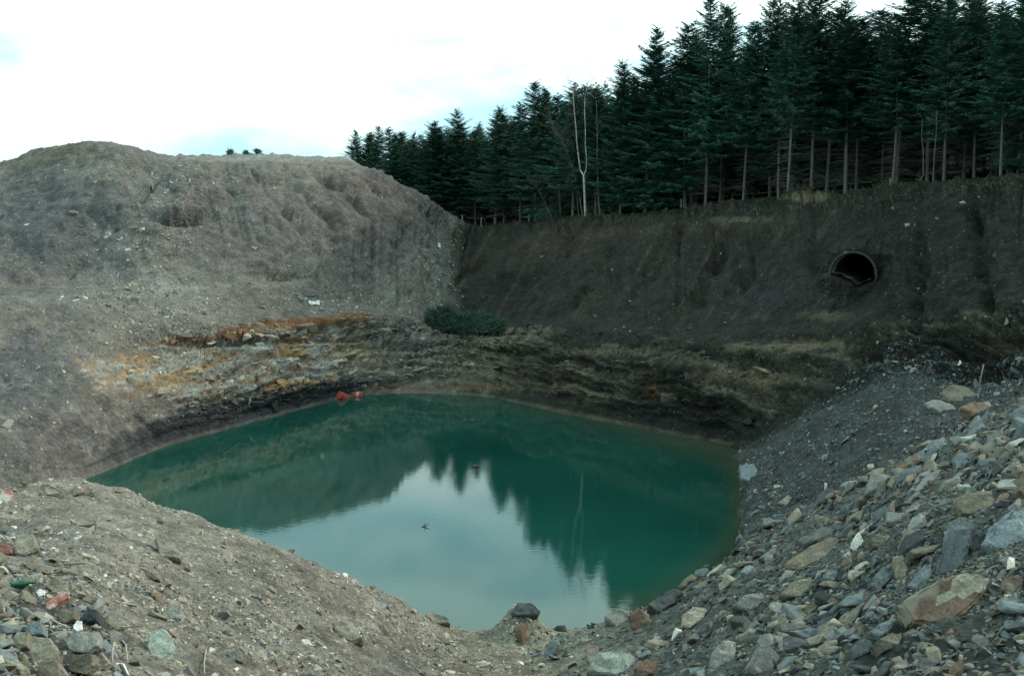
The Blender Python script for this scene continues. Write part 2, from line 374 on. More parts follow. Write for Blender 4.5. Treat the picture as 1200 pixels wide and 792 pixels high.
G2 = G2 - NU * (gd * (TT > 7.05) * (TT < 11.3))[..., None]
# tidy shoreline: keep a little noise of level only
# hollows: (u,v,ru,rv,depth)
UU2, VV2, _ = proj(G2)
for (hu, hv, ru, rv, dp) in [(213, 257, 20, 5, 1.3), (213, 247, 24, 5, -.5), (196, 254, 6, 4, .5), (1150, 442, 46, 26, .8), (1115, 412, 60, 6, .5), (330, 324, 26, 4, .5), (610, 412, 30, 5, .4),
                             (930, 396, 40, 4, .4), (800, 385, 24, 12, .3), (66, 575, 26, 5, .2), (300, 398, 110, 3, .5), (240, 402, 60, 3, .4), (641, 440, 6, 24, .4), (583, 436, 3, 30, .4),(1000,288,34,6,.35)]:
    w = np.exp(-((UU2 - hu) / ru) ** 2 - ((VV2 - hv) / rv) ** 2) * (TT > 7.0) if hv != 575 else np.exp(-((UU2 - hu) / ru) ** 2 - ((VV2 - hv) / rv) ** 2) * (TT < 4.9)
    G2 = G2 - NU * (w * dp)[..., None]
G2[..., 2] += .35 * np.exp(-((UU - 945) / 26) ** 2 - ((TT - 11.0) / .12) ** 2)          # heap of soil on the lip
G2[..., 2] += .74 * np.exp(-((UU - 610) / 24) ** 2 - ((TT - 3.93) / .25) ** 2)            # little spit carrying the dark boulder
# ------------------------------------------------------------ culvert placement
CUL = P(1000, 321, 43.6); ax = np.array([.45, .89, .0]); ax /= np.linalg.norm(ax); CR = 1.0
rel = G2 - CUL; al = rel @ ax; rad = np.linalg.norm(rel - al[..., None] * ax, axis=-1)
w = (1 - sstep(CR * 1.12, CR * 2.0, rad + .12 * n_med)) * (np.abs(al) < 5)
cxh = np.array([ax[1], -ax[0], 0]); lx = rel @ cxh / np.linalg.norm(cxh[:2]) / CR
SOIL = lambda q: np.interp(q, [-2.2, -1.1, -1, -.5, 0, .15, .35, .7, 1, 1.2, 2.2], [-.3, .02, .08, .0, -.20, -.38, -.40, -.20, -.12, -.2, -.9]) * CR
tgt = -.42 * (1 - sstep(-.25, .02, rel[..., 2] - SOIL(lx))) * np.exp(-(rel[..., 2] / 2.6) ** 2)
G2 = G2 - ax * ((al - tgt) * w)[..., None]
UU, VV, DEP = proj(G2); VV = np.where(DEP > 0, VV, 3000)
NRM = normals(G2)

# ------------------------------------------------------------ ground colour (strata, soil, stain, with some shade painted in)
C = np.zeros(G2.shape)
def L3(c): return np.array(c)[None, None, :]
wob = fbm(X * .5, Y * .5, Z * .5, 4); wob2 = fbm(X * 1.9, Y * 1.9, Z * 2.2, 4, .6)
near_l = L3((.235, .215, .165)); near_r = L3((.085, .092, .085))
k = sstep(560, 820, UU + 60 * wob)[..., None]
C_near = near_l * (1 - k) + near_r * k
far_l = L3((.218, .198, .158)); far_r = L3((.044, .047, .038))  # right-hand soil is dark, lowered further as painted shade of the cliff
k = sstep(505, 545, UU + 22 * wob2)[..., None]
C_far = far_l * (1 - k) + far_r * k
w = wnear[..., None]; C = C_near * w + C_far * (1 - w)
def blend(mask, col, a=1.0):
    global C
    m = np.clip(mask, 0, 1)[..., None] * a
    C = C * (1 - m) + L3(col) * m
def splat(u, v, ru, rv, col, a=1.0, ang=0, wv=.9, fb=0, soft=.5):
    th = math.radians(ang); du = UU - u; dv = VV - v
    p = (du * math.cos(th) + dv * math.sin(th)) / ru; q = (-du * math.sin(th) + dv * math.cos(th)) / rv
    r = np.sqrt(p * p + q * q) + wv * .5 * (wob2 + .6 * wob)
    zone = (TT < 4.9) if fb == 1 else (TT > 6.95)
    blend((1 - sstep(1 - soft, 1 + soft * .6, r)) * zone, col, a)
farz = (TT > 6.95)
# left mound tones
splat(250, 245, 50, 60, (.15, .14, .128), .5, ang=-30, wv=.8); splat(355, 265, 14, 70, (.26, .245, .21), .5, ang=-42, wv=.8); splat(455, 260, 12, 60, (.25, .235, .20), .5, ang=-42, wv=.8); splat(130, 275, 12, 70, (.27, .26, .225), .6, ang=38, wv=.9); splat(410, 300, 40, 30, (.12, .105, .095), .5, wv=1)
splat(60, 260, 110, 70, (.125, .135, .13), .75, wv=.5)
splat(150, 270, 45, 110, (.21, .21, .185), .6, ang=35)
splat(300, 260, 110, 60, (.19, .175, .155), .6)
splat(440, 250, 70, 60, (.15, .13, .112), .8, ang=35)
splat(180, 350, 90, 40, (.30, .285, .235), .7); splat(215, 338, 40, 7, (.38, .36, .29), .7, wv=1.6); splat(310, 330, 60, 6, (.36, .33, .26), .6, wv=1.6); splat(185, 335, 14, 12, (.42, .42, .36), .7); splat(110, 200, 50, 16, (.29, .275, .22), .6)
splat(70, 353, 110, 9, (.26, .25, .215), .8)
splat(330, 184, 150, 7, (.34, .33, .28), .9, wv=.3)
splat(350, 198, 150, 7, (.26, .24, .195), .7)
splat(60, 180, 60, 12, (.17, .155, .10), .8, ang=-15)
splat(470, 210, 60, 14, (.17, .165, .15), .7, ang=30)
splat(525, 258, 22, 12, (.20, .19, .16), .8)
splat(515, 310, 12, 45, (.22, .215, .19), .6)
splat(50, 440, 80, 60, (.15, .15, .14), .8)
splat(70, 520, 110, 34, (.17, .155, .14), .7, ang=-8)
# strata on the left face
rockz = sstep(200, 260, UU) * farz
splat(300, 425, 150, 34, (.26, .235, .175), .85, ang=-4, wv=1.1)
splat(200, 395, 40, 30, (.22, .21, .17), .6)
splat(200, 448, 100, 22, (.30, .205, .115), .75, ang=8, wv=1.6)
splat(238, 450, 38, 10, (.33, .18, .085), .7, wv=1.5)
splat(165, 432, 40, 12, (.31, .22, .13), .6, ang=15, wv=1.5)
splat(310, 449, 45, 6, (.29, .19, .095), .7, wv=1.4)
splat(300, 432, 70, 12, (.27, .275, .24), .8, wv=1.5)
splat(335, 436, 30, 8, (.30, .31, .28), .8, wv=1.3)
splat(280, 408, 80, 8, (.27, .26, .2), .6)
splat(420, 405, 60, 22, (.26, .225, .14), .75, wv=1.4)
splat(440, 395, 50, 6, (.16, .18, .16), .8, ang=-10)
splat(470, 425, 40, 28, (.20, .18, .135), .7)
splat(170, 438, 75, 20, (.42, .31, .17), .8, ang=10, wv=1.2); splat(330, 448, 60, 7, (.40, .27, .13), .75, wv=1.3); splat(270, 432, 120, 12, (.40, .38, .30), .8, wv=1.2); splat(400, 410, 60, 12, (.36, .29, .15), .7, wv=1.2)
splat(120, 470, 40, 12, (.25, .22, .17), .5, ang=20)
zone = sstep(.0, .35, 1 - np.hypot((UU - 290) / 215, (VV - 428 + .06 * (UU - 290)) / 44) + .25 * wob2) * farz
sq = (VV + .05 * UU + 5 * wob) / 9.0
b1 = noise(UU / 60.0, sq * .8, 11.0) + .8 * noise(UU / 20.0, sq * 2, 12.0)
blend(zone * sstep(.05, .35, b1), (.50, .45, .33), .85)
blend(zone * sstep(.1, .4, noise(UU / 45.0 + 9, sq * .7, 15.0) + .6 * noise(UU / 14.0, sq * 2, 16.0)), (.46, .285, .13), .8)
blend(zone * sstep(.15, .4, noise(UU / 50.0 + 5, sq * .8, 19.0) + .6 * noise(UU / 18.0, sq * 2.2, 17.0)), (.40, .42, .37), .8)
blend(zone * sstep(.45, .7, np.abs(b1) * -1 + .62), (.10, .09, .075), .35)
# overhanging rust band
for (a, b) in (((200, 400), (250, 396)), ((250, 394), (310, 382)), ((310, 380), (370, 378)), ((370, 377), (430, 371))):
    splat((a[0] + b[0]) / 2, (a[1] + b[1]) / 2, 42, 6.5, (.25, .125, .055), .95, ang=math.degrees(math.atan2(b[1] - a[1], b[0] - a[0])), wv=.9)
splat(330, 383, 18, 4, (.42, .28, .14), .7); splat(240, 392, 22, 3, (.36, .33, .27), .7)
# dark band above the water on the left
band = np.interp(UU, [-300, 100, 200, 300, 400, 450], [0, 30, 34, 30, 22, 4]); shore_v = np.interp(UU, [-300, 0, 100, 200, 300, 400, 430, 500, 570, 620, 700, 780, 850], [655, 600, 562, 520, 493, 467, 460, 460, 465, 475, 491, 506, 520])
dv = shore_v - VV
blend((1 - sstep(band * .8, band * 1.25 + .1, dv + 7 * wob2)) * farz * (UU < 455) * sstep(60, 190, UU), (.05, .054, .056), .9)
blend((1 - sstep(2, 5, dv)) * farz * (UU < 900) * (dv > -2), (.20, .17, .12), .5)
blend((1 - sstep(0, 3.0, np.abs(dv - band * .35 - 4))) * farz * (UU < 420) * (UU > 100), (.03, .03, .032), .6)
# centre rock face
splat(530, 430, 110, 30, (.29, .265, .195), .85, wv=1.0)
splat(500, 432, 5, 26, (.33, .31, .25), .6, wv=.4)
splat(470, 455, 40, 6, (.22, .13, .08), .6); splat(560, 452, 40, 5, (.24, .15, .09), .6); splat(525, 445, 50, 4, (.26, .24, .2), .6)
splat(620, 430, 26, 22, (.10, .09, .075), .6)
splat(480, 405, 60, 6, (.08, .085, .08), .8)
bandc = noise(UU / 90.0, zw * 2.2, 1.0) + .7 * noise(UU / 40.0, zw * 6.0, 2.0)
blend(rock_w * (UU > 500) * sstep(-.35, .5, bandc), (.15, .138, .102), .8)
blend(rock_w * (UU > 500) * sstep(.25, .8, bandc), (.27, .235, .16), .7)
blend(rock_w * (UU > 200) * (UU < 520) * sstep(.3, .9, -bandc), (.10, .095, .08), .7)
# right face: reddish soil under the lip, tan stone bands, black base
splat(640, 290, 90, 22, (.085, .064, .052), .6, ang=-8, wv=1.6)
splat(780, 268, 160, 8, (.12, .092, .07), .6, wv=1.6, ang=-3)
splat(590, 345, 70, 22, (.032, .034, .034), .6, ang=-20)
splat(720, 340, 60, 40, (.062, .050, .043), .5, wv=1.6)
splat(830, 300, 90, 40, (.052, .045, .038), .5, wv=1.4)
splat(760, 400, 200, 30, (.055, .052, .044), .5)
streak = noise((UU + (VV - 260) * .55) / 9.0, VV / 160.0, 2.0) + .5 * noise((UU + (VV - 260) * .55) / 3.5, VV / 70.0, 7.0)
blend(sstep(.15, .8, streak) * farz * (UU > 540) * (UU < 980) * (VV < 375), (.125, .095, .074), .7)
blend(sstep(.15, .8, -streak) * farz * (UU > 540) * (UU < 980) * (VV < 375), (.024, .024, .023), .5)
streak2 = noise((UU - (VV - 200) * .5) / 8.0, VV / 140.0, 3.0) + .5 * noise((UU - (VV - 200) * .5) / 3.0, VV / 60.0, 8.0)
blend(sstep(.2, .9, streak2) * farz * (UU < 520) * (VV < 335), (.27, .255, .22), .4)
blend(sstep(.2, .9, -streak2) * farz * (UU < 520) * (VV < 335), (.11, .108, .10), .4)
for (a, b, c2, d2, al) in ((720, 412, 60, 5, .6), (940, 405, 46, 7, .85), (985, 404, 8, 9, .95), (880, 408, 30, 5, .6), (905, 447, 40, 6, .75), (860, 440, 50, 7, .6), (765, 458, 9, 10, .8),
                       (820, 425, 40, 4, .4), (740, 440, 40, 5, .5), (650, 452, 30, 8, .55), (700, 470, 26, 6, .4), (965, 370, 34, 6, .55), (1180, 410, 30, 6, .5), (870, 258, 26, 4, .6), (945, 232, 26, 5, .8)):
    splat(a, b, c2, d2, (.23, .19, .125) if a != 765 else (.16, .10, .05), al, wv=1.7)
splat(1090, 300, 130, 90, (.030, .032, .028), .7)
splat(900, 345, 60, 16, (.05, .052, .055), .6)
splat(740, 480, 60, 8, (.038, .038, .038), .7); splat(820, 490, 80, 22, (.03, .032, .034), .85, ang=8); splat(900, 500, 30, 20, (.035, .036, .038), .6)
# scree fan and gully on the right
blend(sstep(.3, .8, scree_w), (.075, .082, .080), .92)
splat(1060, 430, 20, 40, (.045, .042, .036), .8)
# near ground patches
splat(560, 775, 90, 30, (.145, .128, .10), .7, fb=1); splat(40, 640, 60, 40, (.15, .145, .125), .5, fb=1); splat(300, 700, 150, 60, (.17, .155, .12), .5, fb=1)
splat(1120, 760, 120, 40, (.04, .043, .040), .8, fb=1); splat(450, 770, 80, 30, (.13, .12, .10), .6, fb=1)
splat(45, 735, 85, 70, (.075, .075, .068), .85, fb=1)  # ground darkened to paint in the shade between the pile blocks
# forest floor and turf lip
blend(sstep(10.90, 10.99, TT) * (UU > 545) * (TT < 15), (.035, .037, .025), .95)
blend(sstep(11.9, 12.6, TT), (.045, .05, .032), .9)
splat(945, 230, 28, 6, (.26, .215, .15), .9)
# patchiness at every scale
C = C * (1 + .26 * wob2 + .10 * n_fin + .12 * wob)[..., None]
C = C * np.where((TT > 6.95) & (UU < 530), .80, np.where(TT > 6.95, .86, .95))[..., None]
lw = (1 - sstep(490, 560, UU))[..., None]
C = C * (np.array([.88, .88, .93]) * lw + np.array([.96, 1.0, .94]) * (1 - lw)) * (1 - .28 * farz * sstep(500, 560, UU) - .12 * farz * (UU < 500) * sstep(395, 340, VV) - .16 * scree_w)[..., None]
C = np.clip(C, .012, .7)

# ------------------------------------------------------------ build ground sheets
nc, nr = G2.shape[:2]
idx = np.arange(nc * nr).reshape(nc, nr)
Q = np.stack([idx[:-1, :-1], idx[1:, :-1], idx[1:, 1:], idx[:-1, 1:]], axis=-1)      # nc-1,nr-1,4
Vf = G2.reshape(-1, 3); Cf = C.reshape(-1, 3)
cen = (G2[:-1, :-1] + G2[1:, 1:]) / 2
rel = cen - CUL; al = rel @ ax; rad = np.linalg.norm(rel - al[..., None] * ax, axis=-1)
soil_line = np.interp(UU[:-1, :-1], [965, 972, 985, 995, 1003, 1010, 1020, 1030], [318, 318, 320, 325, 331, 332, 326, 324])
lx = rel @ cxh / CR
keep = ~((rad < CR * .98) & (np.abs(al) < 3) & (rel[..., 2] > SOIL(lx) - .02))
def sheet(name, jr0, jr1, mat):
    q = Q[:, jr0:jr1][keep[:, jr0:jr1]].reshape(-1, 4)
    uq, inv = np.unique(q.ravel(), return_inverse=True)
    me = mesh_np(name, Vf[uq], inv.reshape(-1, 4), mat, True, Cf[uq])
    return tag(add(name, me), kind='structure')
jn = int(np.searchsorted(ts, 5.0)); jt = int(np.searchsorted(ts, 11.3))
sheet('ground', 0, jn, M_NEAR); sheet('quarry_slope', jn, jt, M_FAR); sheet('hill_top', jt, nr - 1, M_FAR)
tris = Q.reshape(-1, 4)
BV = BVHTree.FromPolygons([tuple(p) for p in Vf], [tuple(int(a) for a in q) for q in tris])
def hit(u, v):
    d = Vector(ray(u, v)).normalized()
    p, n, i, t = BV.ray_cast(Vector((0, 0, CZ)), d)
    return p, (n if n is None or n.z > 0 else -n)
def down(x, y):
    p, n, i, t = BV.ray_cast(Vector((x, y, 60)), Vector((0, 0, -1)))
    if p is None: return Vector((x, y, 8)), Vector((0, 0, 1))
    return p, (n if n.z > 0 else -n)

# ------------------------------------------------------------ water
wx, wy = np.meshgrid(np.linspace(-42, 14, 150), np.linspace(19, 54, 110), indexing='ij')
wd = np.array([[down(a, b)[0].z for b in wy[0]] for a in wx[:, 0]])
shal = sstep(-1.1, -.05, wd) * sstep(2, 8, wx) 
shal = np.maximum(shal, sstep(-.7, -.05, wd) * .5 * sstep(-6, 4, wx))
wc = np.array([.006, .047, .034])[None, None] * (1 - shal[..., None]) + np.array([.040, .050, .030])[None, None] * shal[..., None]
M_WATER, nt, b = new_mat('pond_water'); L = nt.links.new
va = N(nt, 'ShaderNodeVertexColor', layer_name='Col'); tcw = N(nt, 'ShaderNodeTexCoord')
nw0 = N(nt, 'ShaderNodeTexNoise', i_Scale=.22, i_Detail=4.0); L(tcw.outputs['Object'], nw0.inputs['Vector'])
L(modc(nt, va.outputs[0], nw0.outputs[0], .85, 1.15), b.inputs['Base Color'])
b.inputs['Roughness'].default_value = .035; b.inputs['IOR'].default_value = 1.58; b.inputs['Specular Tint'].default_value = (.60, 1, 1, 1)
mpw = N(nt, 'ShaderNodeMapping'); mpw.inputs['Scale'].default_value = (1.4, 3.2, 1); L(tcw.outputs['Object'], mpw.inputs[0])
nw = N(nt, 'ShaderNodeTexNoise', i_Scale=2.6, i_Detail=3.0, i_Roughness=.5); L(mpw.outputs[0], nw.inputs['Vector'])
bw = N(nt, 'ShaderNodeBump', i_Strength=.2, i_Distance=.004); L(nw.outputs[0], bw.inputs['Height']); L(bw.outputs[0], b.inputs['Normal'])
wi = np.arange(150 * 110).reshape(150, 110)
wq = np.stack([wi[:-1, :-1], wi[1:, :-1], wi[1:, 1:], wi[:-1, 1:]], axis=-1).reshape(-1, 4)
tag(add('water', mesh_np('water', np.stack([wx, wy, np.zeros_like(wx)], -1).reshape(-1, 3), wq, M_WATER, True, wc.reshape(-1, 3))), kind='structure')

# ------------------------------------------------------------ rocks
def hull_rock(seed, flat=.6, n=16, elong=1.0, bev=.04, rough=.03):
    r = random.Random(seed); bm = bmesh.new()
    for i in range(n):
        p = Vector((r.uniform(-1, 1), r.uniform(-1, 1), r.uniform(-1, 1)))
        m = max(abs(p.x), abs(p.y), abs(p.z)); p = p / m * r.uniform(.72, 1.0)
        q = p.length; p = p / q * (q * .55 + .45)
        bm.verts.new((p.x * .5 * elong, p.y * .5, p.z * .5 * flat))
    res = bmesh.ops.convex_hull(bm, input=bm.verts[:])
    bmesh.ops.delete(bm, geom=list({g for g in res['geom_interior'] + res['geom_unused'] if isinstance(g, bmesh.types.BMVert)}), context='VERTS')
    bmesh.ops.dissolve_limit(bm, angle_limit=math.radians(14), verts=bm.verts[:], edges=bm.edges[:])
    if bev: bmesh.ops.bevel(bm, geom=bm.edges[:], offset=bev, segments=1, affect='EDGES', clamp_overlap=True)
    bmesh.ops.triangulate(bm, faces=bm.faces[:])
    if rough:
        bmesh.ops.subdivide_edges(bm, edges=bm.edges[:], cuts=2, use_grid_fill=True)
        co = np.array([v.co[:] for v in bm.verts]); nn = fbm(co[:, 0] * 4 + seed, co[:, 1] * 4, co[:, 2] * 4 * 1.5, 3, .6)
        bm.normal_update()
        for v, k in zip(bm.verts, nn): v.co += v.normal * float(k) * rough
    return bm
def rock_mesh(name, mat, *a, **k):
    bm = hull_rock(*a, **k); me = bpy.data.meshes.new(name); bm.to_mesh(me); bm.free(); me.materials.append(mat); return me
SHAPES = [dict(flat=random.uniform(.4, .8), elong=random.uniform(1.0, 1.6), n=random.choice([12, 14, 18, 22])) for _ in range(10)]
rock_cache = {}
def rock_data(kind, i):
    if (kind, i) not in rock_cache: rock_cache[(kind, i)] = rock_mesh('rock', ROCK[kind], 100 + i, **SHAPES[i])
    return rock_cache[(kind, i)]
def surf_matrix(n, ang, tilt=0.0, side=0.0):
    n = Vector(n).normalized()
    a = Vector((1, 0, 0)); a = (a - n * a.dot(n)).normalized(); b = n.cross(a)
    th = math.radians(ang); x = a * math.cos(th) + b * math.sin(th); y = n.cross(x)
    M = Matrix((x, y, n)).transposed()
    return M @ Matrix.Rotation(math.radians(tilt), 3, 'X') @ Matrix.Rotation(math.radians(side), 3, 'Y')

HERO_BB = []
def outline_rock(name, pts, mat, label, depth=.35, face=(0, -.6, .8), push=0.0, group=None, cat='rock', top_mat=None, seed=1, rough=.02, lift=0, gv=None):
    """a slab or boulder with the outline of pts (px) standing at its own place on the ground"""
    cu = sum(p[0] for p in pts) / len(pts); cv = sum(p[1] for p in pts) / len(pts); bv = max(p[1] for p in pts)
    g, n = hit(cu, gv or (cv + bv) / 2)
    HERO_BB.append((min(p[0] for p in pts), min(p[1] for p in pts), max(p[0] for p in pts), bv))
    n = Vector(face).normalized(); c0 = Vector(g) + n * lift
    W = []
    for (u, v) in pts:
        d = Vector(ray(u, v)); o = Vector((0, 0, CZ)); t = (c0 - o).dot(n) / d.dot(n); W.append(o + d * t)
    c = sum(W, Vector()) / len(W); r = random.Random(seed)
    bm = bmesh.new()
    size = max((w - c).length for w in W)
    top = [bm.verts.new(w + n * depth * .35 * r.uniform(.7, 1.1) + (c - w) * .10) for w in W]
    mid = [bm.verts.new(w + n * depth * .12 * r.uniform(.3, 1.2)) for w in W]
    bot = [bm.verts.new(w - n * depth * r.uniform(.8, 1.1) + (c - w) * r.uniform(.05, .2)) for w in W]
    k = len(W); bm.faces.new(top); bm.faces.new(bot[::-1])
    for A, B in ((top, mid), (mid, bot)):
        for i in range(k): bm.faces.new((A[i], B[i], B[(i + 1) % k], A[(i + 1) % k]))
    bmesh.ops.recalc_face_normals(bm, faces=bm.faces[:])
    bmesh.ops.bevel(bm, geom=bm.edges[:], offset=size * .035, segments=2, affect='EDGES', clamp_overlap=True)
    bmesh.ops.triangulate(bm, faces=bm.faces[:]); bmesh.ops.subdivide_edges(bm, edges=bm.edges[:], cuts=3, use_grid_fill=True)
    co = np.array([v.co[:] for v in bm.verts]); s = 1.6 / size
    nn = fbm(co[:, 0] * s + seed, co[:, 1] * s, co[:, 2] * s * 2, 4, .62); bm.normal_update()
    for v, q in zip(bm.verts, nn): v.co += v.normal * float(q) * size * .075
    bmesh.ops.translate(bm, verts=bm.verts[:], vec=-c)
    bm.normal_update()
    if top_mat:
        for f in bm.faces:
            cc0 = f.calc_center_median()
            pu, pv, _ = proj(np.array(cc0 + c)); jw = 3 * float(noise(cc0.x * 7, cc0.y * 7, cc0.z * 7))
            if pv + jw < 712 - (pu - 1092) * .36 and pu + jw > 1092 + (712 - pv) * .82: f.material_index = 1
    o = bm_obj(name, bm, mat); o.location = c
    if top_mat: o.data.materials.append(top_mat)
    return tag(o, label, cat, group)

NROCK = 0
def hero(*a, **k):
    global NROCK; NROCK += 1; return outline_rock('boulder', *a, **k)
B = ROCK
# --- right-hand rubble: boulders one can point at
hero([(1050,714),(1078,694),(1112,680),(1128,672),(1158,680),(1150,706),(1106,737),(1062,738)], B['rust'], 'large red-brown boulder with a flat buff top, biggest rock at the lower right', depth=.35, face=(-.15,-.75,.65), seed=3, top_mat=B['sand'])
hero([(1095,680),(1112,616),(1128,604),(1143,612),(1136,640),(1134,664),(1112,676)], B['blue'], 'tall pale blue-grey slab leaning upright just above the red-brown boulder', depth=.14, face=(-.25,-.72,.65), seed=5)
hero([(1060,690),(1078,668),(1092,662),(1088,680),(1074,692)], B['blue'], 'small blue-grey slab at the foot of the tall leaning slab', depth=.12, face=(-.2,-.6,.75), seed=6)
hero([(1150,640),(1160,618),(1185,600),(1206,596),(1206,640),(1178,652),(1162,648)], B['blue'], 'broad blue-grey boulder cut by the right edge of the photo', depth=.3, face=(-.2,-.7,.7), seed=7)
hero([(1114,588),(1135,580),(1160,577),(1168,590),(1150,606),(1125,606)], B['tan'], 'weathered olive-brown block just above the tall leaning slab', depth=.3, face=(-.2,-.8,.6), seed=8)
hero([(918,664),(940,646),(975,630),(984,636),(978,650),(938,670)], B['tan'], 'long flat tan slab with a smooth top midway down the rubble slope', depth=.16, face=(-.1,-.55,.8), seed=9)
hero([(930,634),(965,618),(980,620),(976,627),(942,640)], B['grey'], 'thin grey-brown slab lying just above the long tan slab', depth=.1, face=(-.1,-.5,.85), seed=10)
hero([(912,700),(926,684),(950,678),(952,690),(938,702)], B['tan'], 'layered brown block below the long tan slab', depth=.25, face=(-.1,-.7,.7), seed=11)
hero([(856,712),(870,700),(892,696),(894,706),(880,718)], B['grey'], 'rounded grey-brown block on the lower rubble edge', depth=.25, face=(-.1,-.7,.7), seed=12)
hero([(800,722),(812,712),(828,714),(824,726),(808,738),(798,736)], B['sand'], 'pale sandy block in the lower middle of the rubble', depth=.25, face=(0,-.7,.7), seed=13)
hero([(736,722),(748,712),(760,720),(762,736),(750,742),(740,738)], B['rust'], 'orange-brown upright stone by the near shore of the pond', depth=.25, face=(0,-.85,.5), seed=14)
hero([(708,724),(722,714),(737,718),(738,728),(722,736),(710,732)], B['grey'], 'grey wedge-shaped rock beside the orange-brown stone at the shore', depth=.3, face=(0,-.7,.7), seed=15)
hero([(758,712),(772,700),(790,690),(800,696),(790,710),(770,722)], B['dark'], 'dark lumpy rock mass where the rubble meets the pond corner', depth=.5, face=(0,-.7,.7), seed=16)
hero([(1028,672),(1050,656),(1060,660),(1044,678),(1032,690)], B['blue'], 'tilted dark blue slab in the rubble left of the leaning slab', depth=.12, face=(.2,-.7,.7), seed=17)
hero([(1046,652),(1058,650),(1064,668),(1058,684),(1048,676)], B['tan'], 'brown leaf-shaped stone standing on end in the rubble', depth=.1, face=(-.3,-.85,.5), seed=18)
hero([(1020,632),(1030,624),(1038,634),(1034,646),(1022,644)], B['rust'], 'pointed pinkish-tan stone in the upper rubble', depth=.15, face=(0,-.8,.6), seed=19)
hero([(998,636),(1005,624),(1012,634),(1008,646),(1000,646)], B['pale'], 'small pale pointed stone left of the pinkish-tan one', depth=.15, face=(0,-.8,.6), seed=20)
hero([(1018,740),(1035,730),(1056,726),(1050,738),(1030,748)], B['blue'], 'flat blue-grey slab tucked against the left of the red-brown boulder', depth=.1, face=(0,-.5,.85), seed=21)
hero([(1026,752),(1044,742),(1056,746),(1052,760),(1032,766)], B['tan'], 'small tan block directly below the flat blue slab', depth=.18, face=(0,-.7,.7), seed=22)
hero([(993,764),(1010,750),(1022,754),(1016,768),(1000,774)], B['blue'], 'dark slate-coloured block in the bottom rubble', depth=.18, face=(0,-.7,.7), seed=23)
hero([(832,770),(846,750),(862,752),(860,774),(846,788),(834,786)], B['grey'], 'brownish grey block with a pale face at the bottom edge of the rubble', depth=.2, face=(0,-.8,.6), seed=24)
hero([(686,790),(700,768),(728,764),(744,772),(738,790),(720,796)], B['green'], 'big pale green-grey boulder at the bottom edge of the photo', depth=.4, face=(0,-.7,.7), seed=25)
hero([(742,786),(758,772),(772,776),(764,792),(750,798)], B['rust'], 'rusty block right of the pale green-grey boulder', depth=.3, face=(0,-.7,.7), seed=26)
hero([(686,758),(700,756),(704,776),(694,782),(688,774)], B['rust'], 'rust-red stone tucked behind the pale green-grey boulder', depth=.2, face=(0,-.7,.7), seed=27)
hero([(878,780),(888,756),(902,758),(912,772),(900,790),(884,792)], B['grey'], 'grey-brown boulder standing in the bottom rubble below the rounded block', depth=.3, face=(0,-.8,.6), seed=28)
hero([(1174,690),(1180,676),(1196,676),(1196,694),(1180,698)], B['rust'], 'squarish brown block at the right edge beside the red-brown boulder', depth=.15, face=(0,-.8,.6), seed=29)
hero([(1080,474),(1098,468),(1118,476),(1120,484),(1100,484)], B['grey'], 'flat slab with a pink stain lying at the top of the gully', depth=.2, face=(-.1,-.6,.8), seed=30)
hero([(1102,462),(1116,450),(1134,454),(1144,464),(1130,474),(1112,472)], B['tan'], 'largest brown slab leaning on others at the top of the gully', depth=.3, face=(-.1,-.7,.7), seed=31)
hero([(1124,478),(1140,472),(1160,472),(1160,482),(1140,488)], B['rust'], 'reddish rounded slab right of the others at the top of the gully', depth=.25, face=(-.1,-.6,.8), seed=32)
hero([(1126,616),(1150,628),(1170,660),(1140,660),(1126,640)], B['dark'], 'blackish broken rock between the leaning slab and the broad blue boulder', depth=.3, face=(0,-.8,.6), seed=33, lift=-.12)
hero([(866,546),(884,544),(892,556),(882,568),(868,562)], B['blue'], 'blue-grey boulder at the foot of the dark scree by the water', depth=.3, face=(-.3,-.7,.7), seed=34)
hero([(910,590),(924,580),(928,584),(922,594)], B['sand'], 'buff flat stone on the dark lower scree', depth=.2, face=(-.2,-.7,.7), seed=35)
# --- near left bank
hero([(181,630),(192,634),(214,650),(212,658),(200,656),(187,656),(186,644)], B['sand'], 'cream stone with a broken brown edge in the middle of the left bank', depth=.22, face=(.05,-.6,.8), seed=41)
hero([(174,742),(186,738),(192,734),(204,752),(200,768),(192,782),(178,772),(173,758)], B['green'], 'pale green-grey pointed stone low on the left bank', depth=.12, face=(.05,-.7,.7), seed=42)
hero([(388,730),(400,728),(418,736),(426,750),(412,756),(396,746)], B['tan'], 'tan wedge-shaped stone low on the bank left of centre', depth=.2, face=(0,-.6,.8), seed=43)
hero([(162,666),(174,668),(188,680),(180,680),(166,674)], B['tan'], 'thin tan sliver of stone left of and below the cream stone', depth=.06, face=(0,-.6,.8), seed=44)
hero([(346,712),(352,712),(360,728),(356,732),(348,724)], B['sand'], 'narrow buff upright sliver on the bank left of centre', depth=.06, face=(0,-.6,.8), seed=45)
hero([(498,722),(506,718),(526,726),(528,732),(510,732)], B['tan'], 'flat brown stone on the crest at the near edge of the pond', depth=.25, face=(0,-.6,.8), seed=46)
hero([(598,718),(606,707),(622,707),(634,716),(630,722),(604,722)], B['dark'], 'black boulder perched on a little spit of earth at the near shore', depth=.35, face=(0,-.75,.65), seed=47, gv=726)
hero([(190,720),(200,712),(214,716),(212,726),(196,728)], B['grey'], 'half-buried pale grey stone above the green-grey pointed stone', depth=.12, face=(0,-.6,.8), seed=48)
hero([(266,766),(280,762),(290,768),(284,778),(270,774)], B['grey'], 'grey stone pair member low in the middle of the left bank', depth=.15, face=(0,-.6,.8), seed=49)
